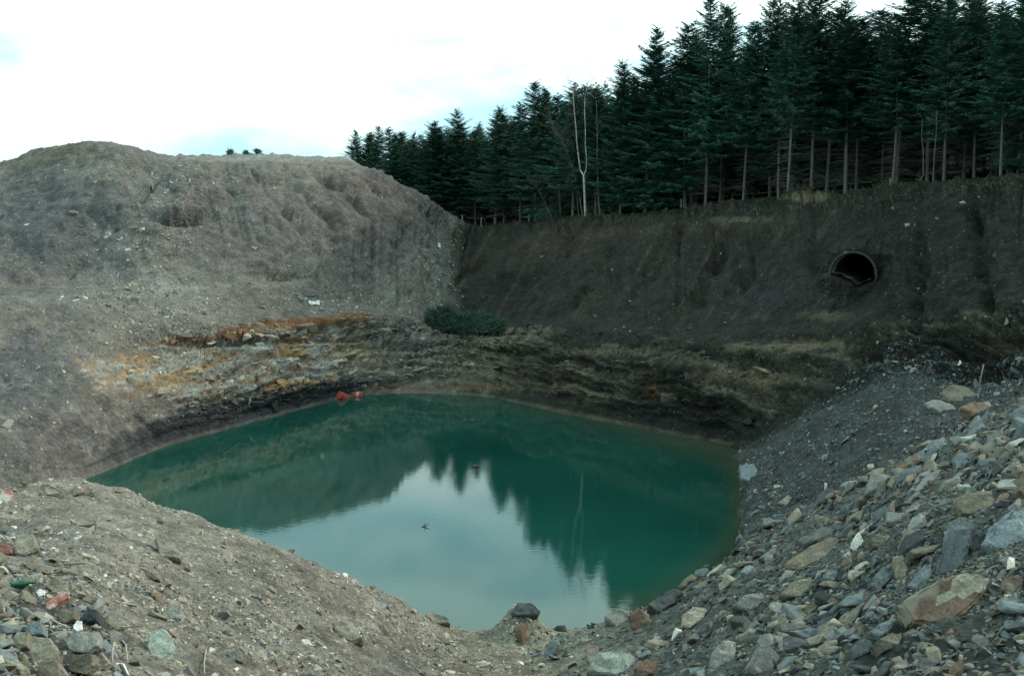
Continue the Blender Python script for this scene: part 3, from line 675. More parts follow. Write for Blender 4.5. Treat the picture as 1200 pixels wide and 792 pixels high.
hero([(147,652),(154,643),(160,650),(158,660),(149,660)], B['tan'], 'small yellowish upright stone left of the cream stone', depth=.1, face=(0,-.7,.7), seed=50)
# --- pile of broken blocks at the lower left
hero([(16,640),(24,626),(40,626),(46,644),(30,652),(18,650)], B['tan'], 'squared grey-tan block on top of the lower-left pile', depth=.12, face=(0,-.65,.75), seed=51, lift=.07)
hero([(36,768),(40,746),(60,750),(70,764),(62,784),(40,786)], B['tan'], 'large olive block in the middle of the lower-left pile', depth=.14, face=(0,-.7,.7), seed=52, lift=.07)
hero([(76,750),(92,742),(116,740),(118,758),(104,768),(82,764)], B['grey'], 'broad grey block on the right flank of the lower-left pile', depth=.14, face=(0,-.75,.65), seed=53, lift=.07)
hero([(83,772),(86,766),(110,766),(112,780),(104,792),(82,786)], B['tan'], 'squared brown block under the broad grey block of the pile', depth=.12, face=(0,-.85,.5), seed=54, lift=.07)
hero([(112,774),(120,764),(130,778),(124,786),(114,786)], B['tan'], 'small brown block at the right foot of the lower-left pile', depth=.1, face=(0,-.8,.6), seed=55, lift=.07)
hero([(44,790),(50,774),(70,776),(84,796),(60,804),(46,800)], B['tan'], 'yellowish block cut by the bottom edge in the lower-left pile', depth=.12, face=(0,-.7,.7), seed=56, lift=.07)
hero([(54,688),(62,676),(80,686),(80,696),(66,698)], B['tan'], 'flat brown stone behind the red brick in the pile', depth=.1, face=(0,-.6,.8), seed=57, lift=.07)
hero([(16,752),(22,740),(36,742),(34,760),(20,764)], B['tan'], 'brown block left of the large olive block in the pile', depth=.12, face=(0,-.7,.7), seed=58, lift=.07)
hero([(30,740),(38,728),(52,732),(52,744),(38,746)], B['blue'], 'slate-blue stone in the upper part of the lower-left pile', depth=.12, face=(0,-.7,.7), seed=59, lift=.07)
hero([(68,722),(72,714),(90,712),(90,726),(76,732)], B['tan'], 'brown stone under the red brick in the pile', depth=.12, face=(0,-.75,.65), seed=60, lift=.07)
hero([(98,722),(104,714),(116,716),(114,728),(102,730)], B['dark'], 'dark grey stone right of the brown ones in the pile', depth=.12, face=(0,-.7,.7), seed=61, lift=.07)
outline_rock('brick', [(54,708),(72,692),(82,694),(80,700),(58,716),(54,714)], B['brick'], 'red brick with patches of white mortar on the lower-left pile', depth=.07, face=(0,-.7,.7), cat='brick', seed=62, lift=.05)
outline_rock('brick', [(-6,590),(-2,576),(14,574),(16,582),(6,592)], B['brick'], 'weathered red brick lying at the left edge above the pile', depth=.08, face=(0,-.7,.7), cat='brick', seed=63, lift=.03)
outline_rock('brick', [(-4,644),(2,636),(14,642),(14,648),(2,652)], B['brick'], 'reddish brick half at the left edge just below the squared block', depth=.08, face=(0,-.7,.7), cat='brick', seed=64, lift=.03)
outline_rock('ceramic_shard', [(86,732),(90,727),(96,728),(97,738),(91,740),(86,737)], M_CERAM, 'white glazed ceramic shard among the broken blocks', depth=.025, face=(.1,-.75,.65), cat='shard', seed=65, lift=.05)
outline_rock('ceramic_shard', [(42,694),(47,689),(53,692),(52,697),(46,699)], M_CERAM, 'small white and pink shard behind the red brick', depth=.025, face=(.1,-.7,.65), cat='shard', seed=66, lift=.04)

# --- loose stones: the ones that show largest are things, the rest is one mass per area
area_defs = []   # (weight mask, count, size range, palette weights, power)
gm = np.ones((nc, nr), bool)
near_left = (TT > 1.7) & (TT < 5) & (UU < 640) & (UU > -200)
near_right = (TT > 1.7) & (TT < 5) & (UU >= 610) & (UU < 1400)
pile = (TT > 1.7) & (TT < 4) & (np.abs(UU - 30) < 110 + 20 * wob2) & (VV > 615 + np.abs(UU - 10) * .9) & (VV < 830)
sc_m = (UU > 866) & (UU < 1400) & (TT > 5) & (TT < 7.05 + .6 * sstep(930, 1040, UU) + .8 * np.exp(-((UU - 1062) / 32) ** 2))
fl = (TT > 7.4) & (TT < 12.2) & (UU < 545) & (UU > -200)
fr_ = (TT > 7.6) & (TT < 10.9) & (UU > 545) & (UU < 1300)
pick_rng = np.random.default_rng(21)
def spawn(mask, count, smin, smax, pw, pal, dens=None):
    w = mask.astype(float) * (np.linalg.norm(G2 - CUL, axis=-1) > 2.2)
    if dens is not None: w = w * dens
    # image-even weight: use cell area in pixels
    flat = w.ravel(); flat = flat / flat.sum()
    ii = pick_rng.choice(flat.size, count, p=flat)
    q = pick_rng.random(count); s = smin * (1 - q + q * (smin / smax) ** pw) ** (-1 / pw)
    names = list(pal); pr = np.array([pal[k] for k in names], float); pr /= pr.sum()
    cc = pick_rng.choice(len(names), count, p=pr)
    jit = pick_rng.normal(size=(count, 3)) * .02 * s[:, None]
    return [(Vf[i] + j, Vector(NRM.reshape(-1, 3)[i]), float(a), names[c]) for i, a, c, j in zip(ii, s, cc, jit)]
dn = np.clip(.6 + 1.2 * wob + .8 * wob2, .05, 3)
areaGR = np.interp(VV, [550, 800], [1, 1.6])
palL = dict(sand=4, grey=4, tan=3, pale=1.6, blue=1, rust=.8)
palR = dict(blue=4, grey=4.5, tan=3, sand=1.0, dark=3, pale=.25, rust=.5, green=.3)
palS = dict(blue=3.5, dark=6, grey=2, sand=.4, pale=.12, tan=.5)
palF = dict(sand=3, grey=5, pale=.7, tan=4)
left_s = spawn(near_left, 15000, .022, .22, 2.3, palL, dn * areaGR)
dr = sstep(560, 760, UU) * (.35 + .65 * sstep(.9, -.2, np.exp(-((UU - 1120) / 130) ** 2 - ((VV - 765) / 34) ** 2))) * np.clip(.9 + .6 * wob, .3, 3)
dr = dr * (.3 + .7 * sstep(60, 130, (UU - 560) * .35 + 700 - VV + 30 * wob) + .5 * (UU > 900))
right_s = spawn(near_right, 24000, .035, .6, 1.9, palR, dr)
pile_s = spawn(pile, 1100, .06, .24, 1.7, dict(tan=4, grey=4, blue=1.5, sand=.8, rust=.5, dark=1.5))
scree_s = spawn(sc_m, 11000, .04, .36, 2.6, palS, np.clip(.7 + wob, .2, 2))
bandd = (np.exp(-((UU - 170 + (VV - 300) * .55) / 45) ** 2) * (VV < 360) + np.exp(-((UU - 190) / 70) ** 2 - ((VV - 385) / 40) ** 2) * 1.5
         + np.exp(-((UU - 400) / 120) ** 2 - ((VV - 355) / 18) ** 2) * 1.2 + np.exp(-((UU - 514) / 14) ** 2 - ((VV - 310) / 50) ** 2) * 3 + np.exp(-((UU - 525) / 20) ** 2 - ((VV - 262) / 12) ** 2) * 3 + .10)
far_s = spawn(fl, 11000, .05, .42, 2.7, palF, bandd * np.clip(.7 + wob2, .1, 2))
near_cul = np.linalg.norm(G2 - CUL, axis=-1) > 2.4
farr_s = spawn(fr_ & near_cul, 900, .06, .4, 2.8, dict(tan=3, grey=1, dark=6))
HB = np.array(HERO_BB)
def clear(lst):
    out = []
    for r_ in lst:
        u_, v_, d_ = proj(r_[0]); px = r_[2] * F / d_
        m = px * .3
        if px > 40: continue
        if px > 7 and np.any((u_ > HB[:, 0] - m) & (u_ < HB[:, 2] + m) & (v_ > HB[:, 1] + 1) & (v_ < HB[:, 3] + m)): continue
        out.append(r_)
    return out
left_s, right_s, pile_s, scree_s = map(clear, (left_s, right_s, pile_s, scree_s))
spec = [('left', left_s), ('right', right_s), ('pile', pile_s), ('scree', scree_s), ('far', far_s), ('farr', farr_s)]
allr = []
for nm, lst in spec:
    for r_ in lst:
        u_, v_, d_ = proj(r_[0])
        if nm in ('right', 'left', 'pile', 'scree') and -5 < u_ < 1205 and v_ < 797: allr.append((float(r_[2] * F / d_), nm, r_))
allr.sort(key=lambda t: -t[0])
budget = 290 - NROCK
chosen = allr[:budget]; chosen_ids = {id(t[2]) for t in chosen}
LAB = {'right': 'stone lying loose in the rubble slope on the right', 'left': 'stone lying loose on the bare bank at the lower left',
       'pile': 'stone wedged in the pile of broken blocks at the lower left', 'scree': 'stone resting on the dark scree below the cliff'}
GRP = {'right': 'loose stones of the right rubble slope', 'left': 'loose stones of the left bank', 'pile': 'stones of the lower-left pile', 'scree': 'stones of the dark scree'}
CN = {'blue': 'blue-grey', 'grey': 'mid grey', 'sand': 'sandy buff', 'tan': 'olive-tan', 'rust': 'rusty brown', 'pale': 'whitish', 'dark': 'near-black', 'green': 'pale green-grey'}
for px, nm, (p, n, s, cnm) in chosen:
    i = random.randrange(10); o = add('stone', rock_data(cnm, i))
    M = surf_matrix(n, random.uniform(0, 360), random.uniform(-25, 25), random.uniform(-25, 25))
    sc = s / SHAPES[i]['elong'] ** .5
    o.matrix_world = Matrix.Translation(Vector(p) + Vector(n) * s * .10) @ M.to_4x4() @ Matrix.Diagonal((sc, sc * random.uniform(.8, 1.1), sc * random.uniform(.8, 1.2), 1))
    tag(o, CN[cnm] + ' angular ' + LAB[nm], 'stone', CN[cnm] + ' ' + GRP[nm])
# merged stones
low = []
for i in range(14):
    r = random.Random(900 + i)
    bm = hull_rock(900 + i, flat=r.uniform(.4, .85), n=r.choice([8, 10, 12]), elong=r.uniform(1, 1.7), bev=0, rough=0)
    bm.verts.ensure_lookup_table(); low.append((np.array([v.co[:] for v in bm.verts]), np.array([[v.index for v in f.verts] for f in bm.faces]))); bm.free()
M_STONES, nt, b = new_mat('loose_stones'); L = nt.links.new
va = N(nt, 'ShaderNodeVertexColor', layer_name='Col'); tc = N(nt, 'ShaderNodeTexCoord'); ns = N(nt, 'ShaderNodeTexNoise', i_Scale=14.0, i_Detail=5.0)
L(tc.outputs['Object'], ns.inputs['Vector']); L(modc(nt, va.outputs[0], ns.outputs[0], .7, 1.3), b.inputs['Base Color'])
b.inputs['Roughness'].default_value = .92; b.inputs['Specular IOR Level'].default_value = .2
bp = N(nt, 'ShaderNodeBump', i_Strength=.5, i_Distance=.02); L(ns.outputs[0], bp.inputs['Height']); L(bp.outputs[0], b.inputs['Normal'])
def merge(name, lst, label, tone=(.6, 1.3)):
    VS, FS, CS = [], [], []; off = 0
    for r_ in lst:
        if id(r_) in chosen_ids: continue
        p, n, s, cnm = r_
        v, f = low[random.randrange(14)]
        M = np.array(surf_matrix(n, random.uniform(0, 360), random.gauss(0, 22), random.gauss(0, 22)))
        q = (v * s * np.array([1, random.uniform(.7, 1.1), random.uniform(.7, 1.1)])) @ M.T + p + np.array(n) * s * random.uniform(-.05, .14)
        VS.append(q); FS.append(f + off); off += len(v)
        c = np.array(PAL[cnm]) * random.uniform(*tone); CS.append(np.repeat(c[None], len(v), 0))
    me = mesh_np(name, np.concatenate(VS), np.concatenate(FS), M_STONES, False, np.concatenate(CS))
    return tag(add(name, me), label, 'stones', None, 'stuff')
merge('gravel', left_s + pile_s, 'small gravel and chips strewn over the near left bank')
merge('rubble', right_s, 'small rubble covering the right-hand slope', (.4, 1.0))
merge('scree', scree_s, 'dark fine scree in the gully below the culvert')
merge('stone_litter', far_s, 'pale stone litter on the far grey mound')
merge('cliff_fragments', farr_s, 'broken fragments stuck on the shaded cliff face')

# blocky beds of rock standing out of the cut face
bedw = (rock_w > .5) * sstep(150, 290, UU) * (UU < 900) * (.35 + 1.2 * sstep(0, .5, bandc)) * (1 - .8 * sstep(600, 720, UU)) * (VV < shore_v - 4)
bedw = bedw * (1 + 5 * np.exp(-((VV - (401 - .085 * (UU - 190))) / 5.0) ** 2) * (UU < 460)) * (1 + 4 * np.exp(-((VV - 405) / 5.0) ** 2) * (UU > 490))
fw = bedw.ravel() / bedw.sum(); ids = pick_rng.choice(fw.size, 1500, p=fw); NF = NRM.reshape(-1, 3)
VS, FS, CS = [], [], []; off = 0
for ii_ in ids:
    p = Vf[ii_]; n = Vector(NF[ii_]); n.z *= .3; n.normalize()
    if n.y > 0: n = -n
    x_ = Vector((-n.y, n.x, 0)).normalized(); x_ = (x_ + Vector((0, 0, random.gauss(.0, .07)))).normalized(); z_ = x_.cross(n) * -1
    if z_.z < 0: z_ = -z_
    v, f = low[random.randrange(14)]; sz = .16 * (1 - random.random()) ** -.45; sz = min(sz * 1.1, .7)
    M = np.array(Matrix((x_, -n, z_)).transposed())
    q = (v * sz * np.array([random.uniform(.9, 1.5), .8, random.uniform(.7, 1.0)])) @ M.T + p - np.array([0, 0, .0]) + np.array(n) * sz * random.uniform(-.30, -.02)
    VS.append(q); FS.append(f + off); off += len(v)
    CS.append(np.repeat((Cf[ii_] * random.uniform(.8, 1.12))[None], len(v), 0))
tag(add('ledge_blocks', mesh_np('ledge_blocks', np.concatenate(VS), np.concatenate(FS), M_STONES, False, np.concatenate(CS))), 'jointed beds of broken rock standing out of the face above the water', 'rock ledge', None, 'stuff')

# ------------------------------------------------------------ trees
def blades(base, tip, width, up):
    """thin triangles from arrays base,tip (n,3)"""
    d = tip - base; s = np.cross(d, up); s /= (np.linalg.norm(s, axis=1, keepdims=True) + 1e-9)
    w = width[:, None]
    v = np.stack([base + s * w * .5, tip, base - s * w * .5], 1).reshape(-1, 3)
    return v, np.arange(len(v)).reshape(-1, 3)
def spruce_parts(seed, H=12.0, base=.35, dens=1.0, width=1.9):
    r = np.random.default_rng(seed)
    T = Tri(); bend = r.normal(size=2) * .10
    axis = lambda z: np.array([bend[0] * math.sin(z / H * 3), bend[1] * math.sin(z / H * 2.4 + 1), z])
    zs = np.linspace(-.5, H * .985, 14)
    T.tube([axis(z) for z in zs], [max(.095 * (1 - z / H) ** .8, .012) if z < H else .01 for z in zs], 7)
    trunk = (np.array(T.v), np.array(T.f))
    Vb, Fb, off = [], [], 0
    z = H * base
    while z < H * .985:
        q = (z - H * base) / (H * (1 - base))
        Lm = width * (1 - q) ** .75 * (.55 + .45 * min(1, q * 5)) + .12
        nb = int(5 + 4 * dens * (1 - q * .6)); a0 = r.random() * 6.28
        for k in range(nb):
            a = a0 + 6.283 * k / nb + r.normal() * .35; Lb = Lm * r.choice([.45, .7, .85, 1.0, 1.0, 1.25]) * r.uniform(.85, 1.15); zo = r.uniform(-.32, .32)
            dz0 = r.uniform(-.1, .16) + (.75 * q ** 2)
            m = max(5, int(Lb / .06 * dens)); t = (np.arange(m) + r.random(m)) / m
            rad_ = t * Lb; zz = z + zo + dz0 * rad_ - .28 * (1 - q) * rad_ * (1 - t * .75)
            ax_ = axis(z)
            c = np.stack([ax_[0] + np.cos(a) * rad_, ax_[1] + np.sin(a) * rad_, zz], 1)
            for side in (-1, 1, 0):
                Lt = (.16 + .30 * (1 - t) ** .6 * min(1, Lb)) * r.uniform(.7, 1.3, m)
                if side == 0: Lt = Lt * .8
                aa = a + side * (.95 + r.normal(size=m) * .25)
                drop = -.12 - r.random(m) * .55 * (1 - q) if side else -.6 * (1 - q) - r.random(m) * .4
                tip = c + np.stack([np.cos(aa) * Lt, np.sin(aa) * Lt, drop * Lt + .1 * q], 1)
                up = np.stack([r.normal(size=m) * .5, r.normal(size=m) * .5, np.ones(m)], 1)
                v, f = blades(c, tip, r.uniform(.04, .085, m) / dens ** .5, up)
                Vb.append(v); Fb.append(f + off); off += len(v)
        z += r.uniform(.15, .38) / dens ** .3 * (1 - .45 * q)
    # leader
    zz = np.linspace(H * .93, H * 1.0, 14); aa = r.random(14) * 6.28
    c = np.array([axis(q) for q in zz]); tip = c + np.stack([np.cos(aa) * .16, np.sin(aa) * .16, np.full(14, .12)], 1)
    v, f = blades(c, tip, np.full(14, .05), np.tile([0, 0, 1.], (14, 1))); Vb.append(v); Fb.append(f + off); off += len(v)
    crown = (np.concatenate(Vb), np.concatenate(Fb))
    D = Tri()
    for k in range(int(110 * (base + .1) / .35)):
        z = r.uniform(.07, base + .12) * H; a = r.random() * 6.28; Ld = r.uniform(.4, 1.5)
        p0 = axis(z); p1 = p0 + np.array([math.cos(a) * Ld * .6, math.sin(a) * Ld * .6, r.uniform(-.1, .05)]); p2 = p0 + np.array([math.cos(a + .1) * Ld, math.sin(a + .1) * Ld, -r.uniform(0, .35)])
        D.tube([p0, p1, p2], [.012, .009, .004], 3, False)
    return trunk, crown, (np.array(D.v), np.array(D.f))
protos = []
for i, (bs, dn_, wd_) in enumerate([(.22, 1.0, 2.5), (.36, 1.0, 2.3), (.07, 1.05, 2.6), (.28, .95, 2.2), (.14, 1.0, 2.8), (.40, .95, 2.3)]):
    tr, cr, de = spruce_parts(50 + i, 12, bs, dn_, wd_)
    root = empty('spruce_tree')
    a = add('trunk', mesh_np('trunk', *tr, M_BARK, True), root); b_ = add('crown', mesh_np('crown', *cr, M_NEEDLE), root); c_ = add('dead_branches', mesh_np('dead_branches', *de, M_DEADW, True), root)
    protos.append((root, [a, b_, c_], False))
used = [False] * len(protos)
def place_tree(i, loc, sx, sz, rot, lean, label, group):
    root, ch, _ = protos[i]
    if used[i]:
        r = root.copy(); COL.objects.link(r)
        for c in ch:
            d = c.copy(); COL.objects.link(d); d.parent = r
    else: used[i] = True; r = root
    r.location = loc; r.scale = (sx, sx, sz); r.rotation_euler = (lean[0], lean[1], rot)
    return tag(r, label, 'tree', group)
line = [(1800, 27), (1500, 35.5), (1350, 39), (1200, 43), (1130, 46), (1060, 49), (1000, 52), (940, 55.5), (850, 60), (780, 62.2), (700, 65.7), (650, 72.5), (620, 77.5), (600, 81), (560, 86.5), (530, 87.5), (500, 88.5), (455, 92), (412, 100)]
LP_ = np.array([[(u - CU) / F * Y * .995, Y] for u, Y in line])
seg = np.linalg.norm(np.diff(LP_, axis=0), axis=1); S = np.concatenate([[0], np.cumsum(seg)])
def at_s(s): return np.array([np.interp(s, S, LP_[:, 0]), np.interp(s, S, LP_[:, 1])])
topu = [405, 420, 440, 460, 475, 500, 530, 560, 600, 625, 650, 690, 720, 760, 800, 830, 860, 910, 950, 1000, 1100, 1900]
topv = [160, 146, 152, 160, 140, 154, 132, 136, 124, 100, 104, 82, 62, 42, 18, 2, 4, -6, 6, -28, -30, -45]
cnt = 0; nrowt = 6; R2 = random.Random(11)
lower_tops = []
hr = {}
for row in range(nrowt):
    s = 0.6 + (row % 2) * 1.1
    while s < S[-1]:
        p = at_s(s); t = at_s(min(s + 1, S[-1])) - at_s(max(s - 1, 0)); t /= np.linalg.norm(t); nrm = np.array([t[1], -t[0]])
        if nrm[1] < 0 and nrm[0] < 0: nrm = -nrm
        if nrm @ np.array([.8, .6]) < 0: nrm = -nrm
        q = p + nrm * (row * 2.1 + R2.uniform(-.5, .5)) + t * R2.uniform(-.5, .5)
        g, n = down(q[0], q[1]); gz = g.z if g.z > 6 else 8
        u0 = CU + F * p[0] / p[1]
        tv = np.interp(u0, topu, topv); top = P(u0, tv, p[1])[2]
        H = (top - gz) * R2.choice([.8, .88, .95, 1.0, 1.04]) * R2.uniform(.97, 1.03)
        H = max(H, 5.5)
        pu, pv, _ = proj(np.array([q[0], q[1], gz])); 
        if row > 2 and not (380 < pu < 1400) : s += 2.3; continue
        if pu < 1420 and pu > 385:
            if u0 > 640: i = R2.choice([1, 1, 3, 5, 5, 0] if row == 0 and u0 > 850 else [0, 1, 2, 3, 4])
            else: i = R2.choice([2, 4, 0, 3])
            if row: lab, grp = 'tall dark green spruce inside the dense plantation above the cliff', 'spruces inside the plantation'
            elif pu > 850: lab, grp = 'tall spruce with a bare pale lower trunk in the front row above the culvert cliff', 'front spruces above the culvert cliff'
            elif pu > 560: lab, grp = 'dark spruce in the front row of the plantation behind the fence', 'front spruces behind the fence'
            else: lab, grp = 'shorter spruce at the far end of the plantation behind the grey mound', 'spruces behind the grey mound'
            ln = (R2.gauss(0, .022), R2.gauss(0, .022))
            o = place_tree(i, (q[0], q[1], gz - .05), R2.uniform(.85, 1.35) * min(1, H / 10.5 + .1), H / 12, R2.uniform(0, 6.28), ln, lab, grp); cnt += 1
        s += R2.uniform(1.9, 2.7) if row else R2.uniform(2.0, 3.0)
# individually recognisable front spruce that leans
g, n = hit(923, 233)
place_tree(1, (g.x + .1, g.y + .6, g.z - .2), .8, .98, 1, (0, math.radians(4)), 'leaning spruce with a bare pale trunk beside the heap of soil on the cliff edge', None); cnt += 1
print('spruces', cnt)
for root, ch, _ in protos: pass
for k, u_ in enumerate(used):
    if not u_:
        for c in protos[k][1]: bpy.data.objects.remove(c)
        bpy.data.objects.remove(protos[k][0])
# deep wood behind, one mass
lowt = [spruce_parts(80 + i, 12, .1, .45, 2.1) for i in range(3)]
VS, FS, off = [], [], 0
TS, TF, toff = [], [], 0
for row in range(6, 15):
    s = 0
    while s < S[-1]:
        p = at_s(s); t = at_s(min(s + 1, S[-1])) - at_s(max(s - 1, 0)); t /= np.linalg.norm(t); nrm = np.array([t[1], -t[0]])
        if nrm @ np.array([.8, .6]) < 0: nrm = -nrm
        q = p + nrm * (row * 2.2 + R2.uniform(-.6, .6)); g, n = down(q[0], q[1]); gz = g.z
        u0 = CU + F * p[0] / p[1]; H = max((P(u0, np.interp(u0, topu, topv), p[1])[2] - gz) * R2.uniform(.85, 1.0), 5)
        tr, cr, de = lowt[R2.randrange(3)]; a = R2.uniform(0, 6.28); Rm = np.array([[math.cos(a), -math.sin(a), 0], [math.sin(a), math.cos(a), 0], [0, 0, 1]])
        for (src, A, Bf) in ((cr, VS, FS), (tr, TS, TF)):
            v = (src[0] * np.array([1.15, 1.15, H / 12])) @ Rm.T + np.array([q[0], q[1], gz])
            o_ = off if A is VS else toff
            A.append(v); Bf.append(src[1] + o_)
            if A is VS: off += len(v)
            else: toff += len(v)
        s += 2.6
wood = tag(add('spruce_wood', mesh_np('spruce_wood', np.concatenate(VS), np.concatenate(FS), M_NEEDLE)), 'dark depths of the spruce plantation behind the front rows', 'wood', None, 'stuff')
add('trunks', mesh_np('trunks', np.concatenate(TS), np.concatenate(TF), M_BARK, True), wood)

# birch ------------------------------------------------------------------
def pxpath(pts, Y): return [P(u, v, Y + (0 if len(pts[0]) == 2 else 0)) for u, v in pts]
def twigs(T, start, direction, length, r, depth, rr, up=.25, n=3):
    d = np.array(direction, float); d /= np.linalg.norm(d); pts = [np.array(start, float)]; m = 4
    for i in range(m):
        d = d + np.array([rr.gauss(0, .13), rr.gauss(0, .13), rr.gauss(0, .08) + up * .12]); d /= np.linalg.norm(d); pts.append(pts[-1] + d * length / m)
    T.tube(pts, list(np.linspace(r, r * .4, m + 1)), 4 if r > .012 else 3, False)
    if depth:
        for k in range(n):
            j = rr.randint(1, m); nd = d + np.array([rr.gauss(0, .6), rr.gauss(0, .6), rr.gauss(.1, .35)])
            twigs(T, pts[j], nd, length * rr.uniform(.45, .7), r * .55, depth - 1, rr, up, n)
Yb = 64.6
def birch():
    rr = random.Random(4)
    b0 = P(687, 256, Yb); root = empty('birch_tree', b0)
    T = Tri()
    st = [P(u, v, Yb) - b0 for u, v in [(687,258),(686,250),(685.5,238),(685,225),(684.5,214),(684,205)]]
    T.tube(st, [.13, .085, .078, .072, .068, .065], 8)
    lf = [P(u, v, Yb) - b0 for u, v in [(684,206),(680,199),(678,184),(676,168),(675,150),(673,132),(672,116),(671,104)]]
    rt = [P(u, v, Yb + .3) - b0 for u, v in [(684,206),(687,199),(687.5,186),(686,170),(686,150),(685,130),(685.5,114),(688,100)]]
    T.tube(lf, list(np.linspace(.05, .022, 8)), 7); T.tube(rt, list(np.linspace(.046, .02, 8)), 7)
    tag(add('trunk', T.mesh('trunk', M_BIRCH), root))
    K = Tri()
    for path in (lf, rt):
        for k in range(26):
            j = rr.randint(3, 7); f = rr.random(); p = path[j - 1] * (1 - f) + path[j] * f; a = rr.uniform(0, 6.28)
            if j < 6 and rr.random() < .7: continue
            twigs(K, p, (math.cos(a) * .8, math.sin(a) * .8, 1.1), rr.uniform(.7, 1.5), .011, 2, rr, .1, 3)
    add('branches', K.mesh('branches', M_TWIG), root)
    return tag(root, 'slender forked birch with white bark at the edge of the spruces', 'tree')
birch()
def bare_tree(pts, label, r0, seed, Yo=.8, spread=1.6, n=12, mat=M_TWIG):
    rr = random.Random(seed); Yt = float(np.interp(pts[0][0], [620, 700, 780, 1060, 1130], [73.3, 64.6, 60.6, 47, 44])) + Yo - .3
    b0 = P(pts[0][0], pts[0][1], Yt); root = empty('bare_tree', b0); T = Tri()
    path = [P(u, v, Yt) - b0 for u, v in pts]; T.tube(path, list(np.linspace(r0, r0 * .3, len(path))), 6)
    add('trunk', T.mesh('trunk', M_BARK), root); K = Tri()
    for k in range(n):
        j = rr.randint(max(1, len(path) // 3), len(path) - 1); f = rr.random(); p = path[j - 1] * (1 - f) + path[j] * f; a = rr.uniform(0, 6.28)
        twigs(K, p, (math.cos(a), math.sin(a), 1.1), spread * rr.uniform(.5, 1), r0 * .35, 2, rr, .2)
    add('branches', K.mesh('branches', mat), root)
    return tag(root, label, 'tree')
M_GREYTWIG = plain('grey_twig', (.06, .062, .05), (.12, .12, .095))
bare_tree([(683,256),(680,235),(676,215),(670,192),(662,172),(655,158)], 'leafless grey sapling bending left beside the birch', .05, 2, .5, 2.0, 26, M_GREYTWIG)
bare_tree([(679,258),(677,240),(675,218),(672,200),(670,170),(667,155)], 'second leafless sapling close behind the bending one', .04, 3, .9, 1.8, 20, M_GREYTWIG)
bare_tree([(703,252),(701,225),(700,190),(700,150),(699,118)], 'thin straight bare pole of a dead tree just right of the birch', .055, 5, .5, .6, 8, M_GREYTWIG)
bare_tree([(1075,220),(1082,205),(1082,180),(1080,160),(1081,140)], 'thin crooked leafless sapling at the cliff edge above the culvert', .03, 6, .9, .5, 6, M_GREYTWIG)
bare_tree([(1093,218),(1094,200),(1095,180),(1097,160),(1098,130)], 'thin straight dead sapling right of the crooked one', .03, 7, .9, .4, 5, M_GREYTWIG)
bare_tree([(648,258),(640,240),(632,225),(628,215)], 'low leafless scrub sapling behind the fence', .04, 8, .5, 1.4, 16, M_GREYTWIG)

def bush(name, u0, v0, lx, ly, h, label, n, seed, mat=M_BUSH, lay=(1, 0, 0), tl=.35, yo=0, cat='bush'):
    r = np.random.default_rng(seed); g, nn = hit(u0, v0); root = empty(name, (g.x, g.y + yo, g.z))
    rr = random.Random(seed); K = Tri()
    for k in range(max(6, n // 160)):
        a = rr.uniform(0, 6.28); twigs(K, (rr.uniform(-lx, lx) * .6, rr.uniform(-ly, ly) * .5, -.1), (math.cos(a) + lay[0], math.sin(a) * .6, .9), h * rr.uniform(.6, 1.0), .02, 2, rr, .1)
    add('stem', K.mesh('stem', M_TWIG), root)
    ph = r.random(n) * 6.28; ct = r.random(n) ** .6; el = r.random(n)
    px_ = np.cos(ph) * ct * lx; py_ = np.sin(ph) * ct * ly; env = np.sqrt(np.clip(1 - ct ** 2, 0, 1))
    pz_ = el * h * (.35 + .65 * env) * (1 + .3 * noise(px_ * 1.5 + seed, py_ * 1.5, 0))
    c = np.stack([px_, py_, pz_], 1); d = r.normal(size=(n, 3)) * .6 + np.array(lay) + np.array([0, 0, .35]); d /= np.linalg.norm(d, axis=1)[:, None]
    v, f = blades(c, c + d * tl * r.uniform(.4, 1, n)[:, None], r.uniform(.03, .07, n), r.normal(size=(n, 3)))
    add('foliage', mesh_np('foliage', v, f, mat), root)
    return tag(root, label, cat)
bush('bush', 517, 386, .95, .8, 1.25, 'rounded dark green bush at the left end of the ledge clump under the cliff', 5200, 3, lay=(.1, 0, 0))
bush('bush', 553, 388, 1.75, .7, .95, 'long low dark bush stretched along the ledge right of the rounded one', 7500, 4, lay=(.9, 0, -.2), tl=.5)
bush('shrub', 640, 258, .9, .6, .8, 'low dark shrub on the turf near the birch', 1800, 5, cat='bush')
bush('shrub', 538, 252, .6, .5, .4, 'small green tuft where the grey mound meets the turf', 900, 6, M_GRASS, cat='bush', lay=(0, 0, .5))
for k, (u, v, h, lab) in enumerate([(9, 205, 1.3, 'small distant scrub bush at the left edge of the skyline'), (270, 182, 1.0, 'tiny dark bush on the skyline left of centre of the grey mound'), (302, 182, .7, 'second tiny bush farther right on the mound skyline'), (288, 182, .5, 'smallest scrap of scrub between the two skyline bushes')]):
    g = P(u, v, 76); dn2, _ = down(g[0], g[1])
    r = np.random.default_rng(k); root = empty('bush', dn2); n = 260; h *= .45
    c = r.normal(size=(n, 3)) * np.array([.28, .28, .22]) * h + np.array([0, 0, .45 * h]); d = r.normal(size=(n, 3)); 
    v_, f_ = blades(c, c + d * .13, np.full(n, .07), r.normal(size=(n, 3))); add('foliage', mesh_np('foliage', v_, f_, M_BUSH), root)
    T = Tri(); T.tube([(0, 0, -.1), (0, 0, .5 * h)], [.03, .015], 4); add('stem', T.mesh('stem', M_TWIG), root); tag(root, lab, 'bush')
